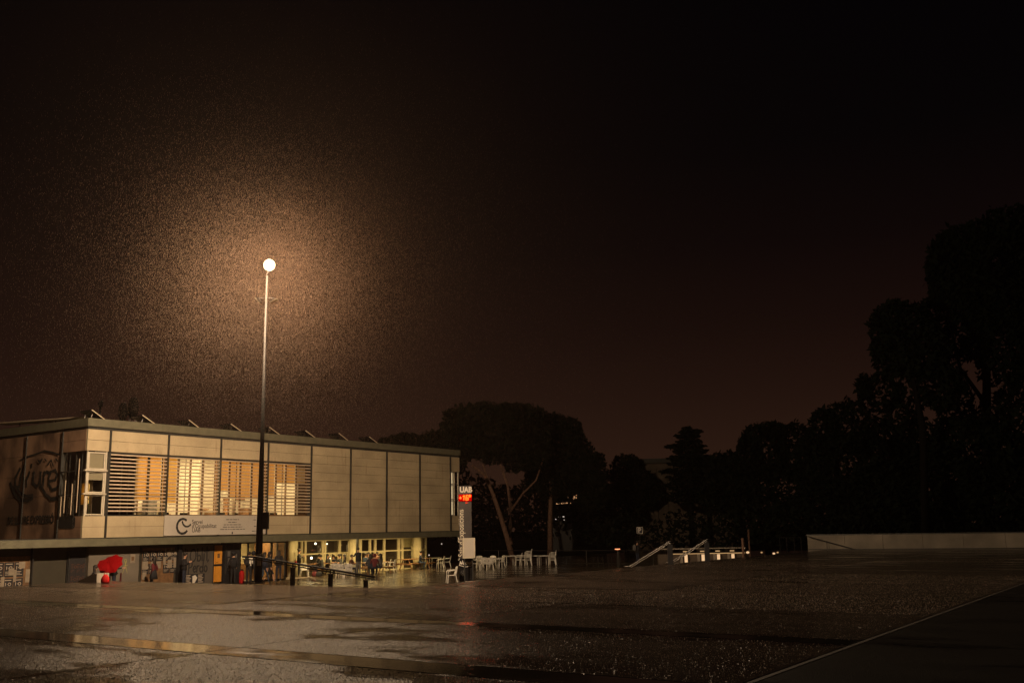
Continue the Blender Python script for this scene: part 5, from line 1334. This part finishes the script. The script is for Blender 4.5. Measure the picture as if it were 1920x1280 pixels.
# long white wall
W0, W1 = on(1515, 1030, 0), on(1990, 1026.6, 0); dW = (W1 - W0).normalized(); nW = Vector((-dW.y, dW.x, 0)); LW = (W1 - W0).length + 30
ww = thing('white_wall', 'long low white wall at the far right of the plaza', 'wall', (W0.x, W0.y, 0), math.atan2(dW.y, dW.x))
HW = dep(1515, 1003.5, W0.y).z
x_ = 0
while x_ < LW:
    MB().box(x_ + .008, min(x_ + 2.4, LW) - .008, 0, .25, -.4, HW).build('panel', M['wall_end'], ww); x_ += 2.4
MB().box(-.05, LW, -.04, .29, HW + .002, HW + .07).build('coping', M['mullion'], ww)
MB().box(0, LW, -.1, -.012, 0, .04).build('kerb_line', M['dark'], ww)
rh = thing('wall_handrail', 'slanting dark handrail against the left end of the white wall', 'handrail', (W0.x, W0.y, 0), math.atan2(dW.y, dW.x))
MB().tube([(0.1, -.3, HW - .05), (2.9, -.3, .05)], .03, 6).build('rail', M['dark'], rh); MB().tube([(1.3, -.3, 0), (1.3, -.3, HW * .58)], .025, 6).build('post', M['dark'], rh)
# vent-like pale hood standing in front of the park (small upright at 1445)
# ------------------------------------------------------------------ far buildings
t = thing('far_pavilion', 'dim brown concrete pavilion with vertical panels behind the stair rails', 'building', (0, 0, 0))
YP = 108.0; c0, c1 = dep(1192, 900, YP), dep(1392, 900, YP); zt = dep(1240, 868, YP).z
MB().box(c0.x, c1.x, YP + .3, YP + 14, -1, zt - .01).build('wall', M['conc_dark'], t)
x_ = c0.x
while x_ < c1.x - .3:
    MB().box(x_ + .03, min(x_ + 1.15, c1.x) - .03, YP, YP + .29, -1, zt - .5).build('panel', M['conc_dark'], t); x_ += 1.15
MB().box(c0.x - .3, c1.x + .3, YP - .4, YP + 14.3, zt, zt + .5).build('roof', M['mullion'], t)
t = thing('far_lit_building', 'distant building with lit windows and balcony line seen through the trees', 'building', (0, 0, 0))
YF = 150.0; q0, q1 = dep(1030, 940, YF), dep(1135, 940, YF); zb = dep(1080, 952, YF).z; zt = dep(1080, 915, YF).z
MB().box(q0.x, q1.x, YF + .5, YF + 12, -1, zt).build('wall', M['dark'], t)
MB().box(q0.x - .3, q1.x + .3, YF - .3, YF + 12.3, zt + .01, zt + .3).build('roof', M['dark'], t)
def fz(py_): return dep(1080, py_, YF).z
def fx(px_): return dep(px_, 935, YF).x
for px0, px1, py0, py1 in ((1063, 1066, 925, 933), (1068, 1070, 925, 933), (1073, 1078, 926, 936), (1080, 1088, 925, 934), (1088.5, 1092, 925, 931), (1040, 1047, 941, 944), (1048, 1058, 940, 943.5), (1060, 1074, 941, 943), (1102, 1108, 939, 942), (1109, 1120, 938, 940.5)):
    f_ = MB().box(fx(px0) - .05, fx(px1) + .05, YF + .42, YF + .49, fz(py1) - .05, fz(py0) + .05).build('window', M['dark'], t); MB().box(fx(px0), fx(px1), YF + .39, YF + .41, fz(py1), fz(py0)).build('pane', M['e_far'], f_)
t = thing('far_kiosk', 'small far lights row under the distant lit building', 'kiosk', (0, 0, 0))
YK = 120.0
kx0, kx1 = dep(1036, 970, YK).x, dep(1072, 970, YK).x
MB().box(kx0, kx1, YK + .1, YK + 3, -1, dep(1050, 960, YK).z).build('wall', M['dark'], t)
for px_, py_, w_ in ((1048.5, 968, 4), (1057.5, 968, 5), (1042, 973, 2), (1058, 974, 1.6), (1058, 980, 1.6), (1045, 971, 2)):
    p_ = dep(px_, py_, YK); h_ = w_ * YK / F / 2; MB().box(p_.x - h_, p_.x + h_, YK, YK + .05, p_.z - .05, p_.z + .05).build('light', M['e_farw'], t)
for i, (px_, py_, Yd) in enumerate(((908, 979.5, 125), (921.5, 979, 125), (828, 1019, 95), (788.5+16, 1040, 88), (1688, 857, 60), (1567, 965, 90), (1455, 930, 100))):
    if i in (4, 6): continue
    p_ = dep(px_, py_, Yd); t = thing('far_lamp', 'tiny far lamp, ' + ['left of the pair beyond the leaning pine', 'right of the pair beyond the leaning pine', 'bluish under the building\'s open end', 'lowest beside the cream glazing', 'high in the dark right trees', 'low in the right trees above the white wall'][i], 'lamp', (p_.x, Yd, TZ))
    z_ = p_.z - TZ; r_ = .05 if i in (0, 1) else (.06 if i < 4 else .03)
    MB().tube([(0, 0, 0), (0, 0, z_ - r_)], .03, 6).build('post', M['mullion'], t); MB().ball((0, 0, z_), r_, r_, r_, 8, 6).build('glow', M['e_farw'], t)

# ------------------------------------------------------------------ trees
def leaves(mb, c, rx, ry, rz, n, size, seed, flat=1.0):
    rnd = random.Random(seed); c = Vector(c)
    for _ in range(n):
        while True:
            d = Vector((rnd.uniform(-1, 1), rnd.uniform(-1, 1), rnd.uniform(-1, 1)))
            if .05 < d.length < 1: break
        r = d.length ** .45; d.normalize()
        lump = 1 + .22 * noise.noise(Vector((d.x * 2.2 + seed, d.y * 2.2, d.z * 2.2))) + .12 * noise.noise(Vector((d.x * 6, d.y * 6 + seed, d.z * 6)))
        p = c + Vector((d.x * rx, d.y * ry, d.z * rz)) * r * lump
        s = size * rnd.uniform(.5, 1.3)
        u = Vector((rnd.uniform(-1, 1), rnd.uniform(-1, 1), rnd.uniform(-1, 1) * flat)).normalized(); v = u.cross(Vector((rnd.uniform(-1, 1), rnd.uniform(-1, 1), rnd.uniform(-1, 1)))).normalized()
        mb.v += [tuple(p - u * s), tuple(p + v * s * .45), tuple(p + u * s), tuple(p - v * s * .45)]; k = len(mb.v); mb.f.append((k - 4, k - 3, k - 2, k - 1))
def tree(name, label, Y, trunks, blobs, dens=1.0, size=.30, m='leaf2', cat='tree', group='trees around the plaza', seed=1, bark='bark_dark'):
    """trunks: [(points in px, base radius, tip radius)], blobs: (px, py, rx_px, ry_px[, depth offset])"""
    b0 = dep(*trunks[0][0][0], Y); t = thing(name, label, cat, (b0.x, Y, TZ), 0, group); off = Vector((-b0.x, -Y, -TZ))
    for pts, r0, r1 in trunks:
        P = [dep(x, y, Y) + off for x, y in pts]
        if (pts[0] == trunks[0][0][0]): P[0].z = 0
        n = len(P); MB().tube(P, [r0 + (r1 - r0) * i / (n - 1) for i in range(n)], 10).build('trunk' if pts is trunks[0][0] else 'limb', M[bark], t, True)
    k = Y / F; cr = MB()
    for i, bl in enumerate(blobs):
        x, y, rx, ry = bl[:4]; dz = bl[4] if len(bl) > 4 else 0; ds = bl[5] if len(bl) > 5 else 1
        c = dep(x, y, Y) + off + Vector((0, dz, 0)); a, h = rx * k, ry * k
        n = int(ds * dens * 6.5 * pi * a * h / (size * size * .9))
        leaves(cr, c, a, a * .9, h, min(n, 15000), size, seed * 10 + i)
    cr.build('crown', M[m], t)
    return t
tree('stone_pine', 'leaning umbrella pine with two pale forked trunks right of the totem', 86,
     [([(962, 1036), (950, 1005), (936, 960), (922, 920), (908, 890), (885, 872)], .25, .10), ([(958, 1020), (957, 985), (957, 950), (952, 910), (938, 870)], .20, .08), ([(957, 958), (980, 925), (1005, 900), (1022, 850)], .10, .05), ([(926, 930), (915, 900), (905, 870)], .12, .06)],
     [(915, 812, 90, 46), (870, 822, 45, 42), (985, 805, 45, 45), (900, 780, 70, 24), (960, 778, 50, 22), (850, 850, 30, 28), (940, 840, 70, 28), (1000, 845, 35, 36), (968, 872, 26, 14)], 1.1, .28, 'leaf', seed=3, bark='bark')
tree('stone_pine', 'rounded dark pine with a straight trunk right of the forked pine', 92,
     [([(1031, 1036), (1031, 980), (1033, 920), (1040, 860)], .26, .14)],
     [(1030, 840, 60, 60), (1060, 850, 50, 55), (1030, 800, 40, 25), (1085, 885, 42, 45), (1040, 900, 60, 35), (1105, 885, 34, 45), (1110, 920, 30, 40), (1070, 800, 20, 18)], 1.1, .28, 'leaf', seed=4, bark='bark')
tree('dark_tree', 'low dark tree line piece behind the far end of the roof', 98,
     [([(790, 1036), (790, 900)], .3, .12)], [(765, 838, 62, 26), (820, 840, 50, 34), (730, 848, 30, 18), (800, 870, 70, 40)], 1.0, .30, seed=5)
tree('dark_tree', 'small dark tree between the pines and the cedar', 105,
     [([(1175, 1036), (1175, 900)], .25, .1)], [(1172, 880, 26, 28), (1190, 905, 36, 30), (1155, 915, 36, 35), (1185, 865, 14, 14), (1210, 920, 30, 30), (1150, 950, 60, 40)], 1.0, .28, seed=6)
# cedar with level tiers
ct = thing('cedar', 'layered cedar with flat tiers against the brown sky', 'tree', (dep(1300, 1036, 100).x, 100, TZ), 0, 'trees around the plaza')
zc = lambda py_: dep(1300, py_, 100).z - TZ
MB().tube([(0, 0, 0), (0, 0, zc(802))], [.35, .05], 8).build('trunk', M['bark_dark'], ct, True)
cr = MB(); kk = 100 / F
for i, (y_, xl, xr, th) in enumerate([(803, -8, 8, 4), (809, -14, 28, 5), (817, -24, 24, 6), (828, -18, 28, 7), (836, -44, 30, 6), (846, -28, 36, 8), (858, -38, 52, 8), (868, -40, 60, 9), (882, -52, 50, 8), (895, -40, 60, 12), (910, -50, 60, 14), (930, -50, 60, 18)]):
    xm = (xl + xr) / 2 * kk; rw_ = (xr - xl) / 2 * kk; n = int(rw_ * 260)
    leaves(cr, (xm, 0, zc(y_)), rw_, rw_ * .8, th * kk * .75, n, .26, 60 + i, .3)
    for s_ in (xl, xr): MB().tube([(0, 0, zc(y_ + 5)), (s_ * kk * .9, random.uniform(-.4, .4), zc(y_ + 1))], [.08, .02], 5).build('limb', M['bark_dark'], ct)
cr.build('crown', M['leaf'], ct)
tree('dark_tree', 'bushy dark tree right of the cedar with rounded top', 95, [([(1440, 1030), (1440, 880)], .3, .12)],
     [(1432, 845, 46, 54), (1490, 845, 40, 52), (1405, 860, 26, 48), (1450, 920, 80, 60), (1360, 880, 40, 34), (1370, 930, 60, 40), (1455, 810, 24, 20)], 1.0, .30, seed=8)
tree('dark_tree', 'dark tree rising behind the left end of the white wall', 88, [([(1570, 1030), (1570, 860)], .3, .12)],
     [(1545, 810, 30, 48), (1590, 800, 46, 52), (1600, 880, 90, 70), (1530, 870, 40, 60), (1640, 940, 90, 60), (1560, 950, 80, 50)], 1.0, .30, seed=9)
tree('dark_tree', 'mid sized pine with ragged gaps below the tallest crowns', 88, [([(1700, 1020), (1690, 850), (1660, 760)], .35, .15)],
     [(1655, 735, 42, 38), (1620, 725, 16, 24), (1690, 790, 34, 50, 0, .7), (1720, 840, 50, 60, 0, .8), (1640, 800, 24, 24), (1760, 900, 90, 80), (1660, 870, 60, 50), (1700, 950, 120, 60)], .9, .34, 'leaf', seed=10)
tree('tall_tree', 'tall round headed tree left of the tallest one at right', 80, [([(1735, 1020), (1730, 800), (1700, 650)], .4, .18)],
     [(1692, 618, 58, 58), (1668, 600, 34, 34), (1720, 660, 60, 60), (1680, 670, 44, 36), (1760, 720, 50, 50), (1655, 655, 22, 24)], 1.0, .34, seed=11)
tree('tall_tree', 'tallest dark tree filling the right edge of the view', 84, [([(1850, 1020), (1850, 760), (1850, 500)], .5, .2), ([(1850, 760), (1800, 690), (1780, 600)], .2, .1), ([(1850, 800), (1900, 740), (1930, 640)], .2, .1)],
     [(1830, 510, 92, 100), (1780, 500, 40, 70), (1900, 470, 90, 84), (1800, 600, 70, 80), (1900, 620, 90, 110), (1960, 560, 90, 160), (1830, 850, 90, 80), (1920, 820, 90, 110, 0, .8), (1790, 760, 36, 60, 0, .5), (1900, 930, 110, 60)], 1, .36, seed=12)
# hedge along the far side and a distant wood
def belt(name, Y, px0, px1, pytop, pybot, seed, size=.35, dens=1.0):
    cr = MB(); x = px0; i = 0; rnd = random.Random(seed)
    while x < px1:
        r = rnd.uniform(22, 40); h = (pybot - pytop) / 2 * rnd.uniform(.8, 1.15); c = dep(x, 990, Y); k = Y / F; zc_ = (dep(x, pybot, Y).z + h * k)
        leaves(cr, (c.x, c.y + rnd.uniform(-2, 2), zc_), r * k * 1.2, 2.5, h * k, int(dens * 6.0 * r * h * k * k / (size * size)), size, seed + i); x += r * 1.1; i += 1
    o = cr.build(name, M['leaf2']); o['kind'] = 'stuff'; return o
belt('far_wood', 165, 560, 2500, 915, 1010, 200, .55)
belt('wood_behind_pines', 120, 850, 1130, 893, 1015, 500, .42, 1.3)
belt('undergrowth', 90, 1130, 1500, 965, 1030, 300, .28)
belt('hedge_row', 84, 1380, 2150, 945, 1020, 400, .30)

# ------------------------------------------------------------------ rain massed and tinted to form the lamp's glow, and the damp air
rn = MB(); rnd = random.Random(5)
LC = dep(505, 497, LY)
for _ in range(300000):
    w = 2.4 if rnd.random() < .52 else 4.7
    p = LC + Vector((rnd.gauss(0, 1) * w + w * .2, rnd.gauss(0, 1) * w * .8, rnd.gauss(0, 1) * w * .9 - w * .35))
    if p.z < .3 or (p - LC).length < .7: continue
    L_ = rnd.uniform(.015, .04); w_ = .0009 + .0007 * rnd.random(); s = Vector((.10 + rnd.uniform(-.05, .05), rnd.uniform(-.05, .05), 1)).normalized() * L_
    k = len(rn.v); rn.v += [tuple(p - s), tuple(p + Vector((w_, 0, 0))), tuple(p + Vector((-w_ * .5, w_ * .87, 0))), tuple(p + Vector((-w_ * .5, -w_ * .87, 0))), tuple(p + s)]
    rn.f += [(k, k + 2, k + 1), (k, k + 3, k + 2), (k, k + 1, k + 3), (k + 4, k + 1, k + 2), (k + 4, k + 2, k + 3), (k + 4, k + 3, k + 1)]
rm_ = blindmat('rain_glow_drops', (.25, .185, .145), .5)
o = rn.build('rain', rm_); o['kind'] = 'stuff'

hz = MB().box(-690, 690, -120, 880, TZ - 1.03, 26.0)
hm = bpy.data.materials.new('damp_air'); hm.use_nodes = True; t = hm.node_tree; t.nodes.clear()
out = t.nodes.new('ShaderNodeOutputMaterial'); pv = t.nodes.new('ShaderNodeVolumePrincipled')
pv.inputs['Color'].default_value = (.95, .66, .48, 1); pv.inputs['Density'].default_value = HAZE_DENSITY; pv.inputs['Anisotropy'].default_value = 0.74
t.links.new(pv.outputs[0], out.inputs['Volume'])
o = hz.build('haze', hm); o['kind'] = 'stuff'
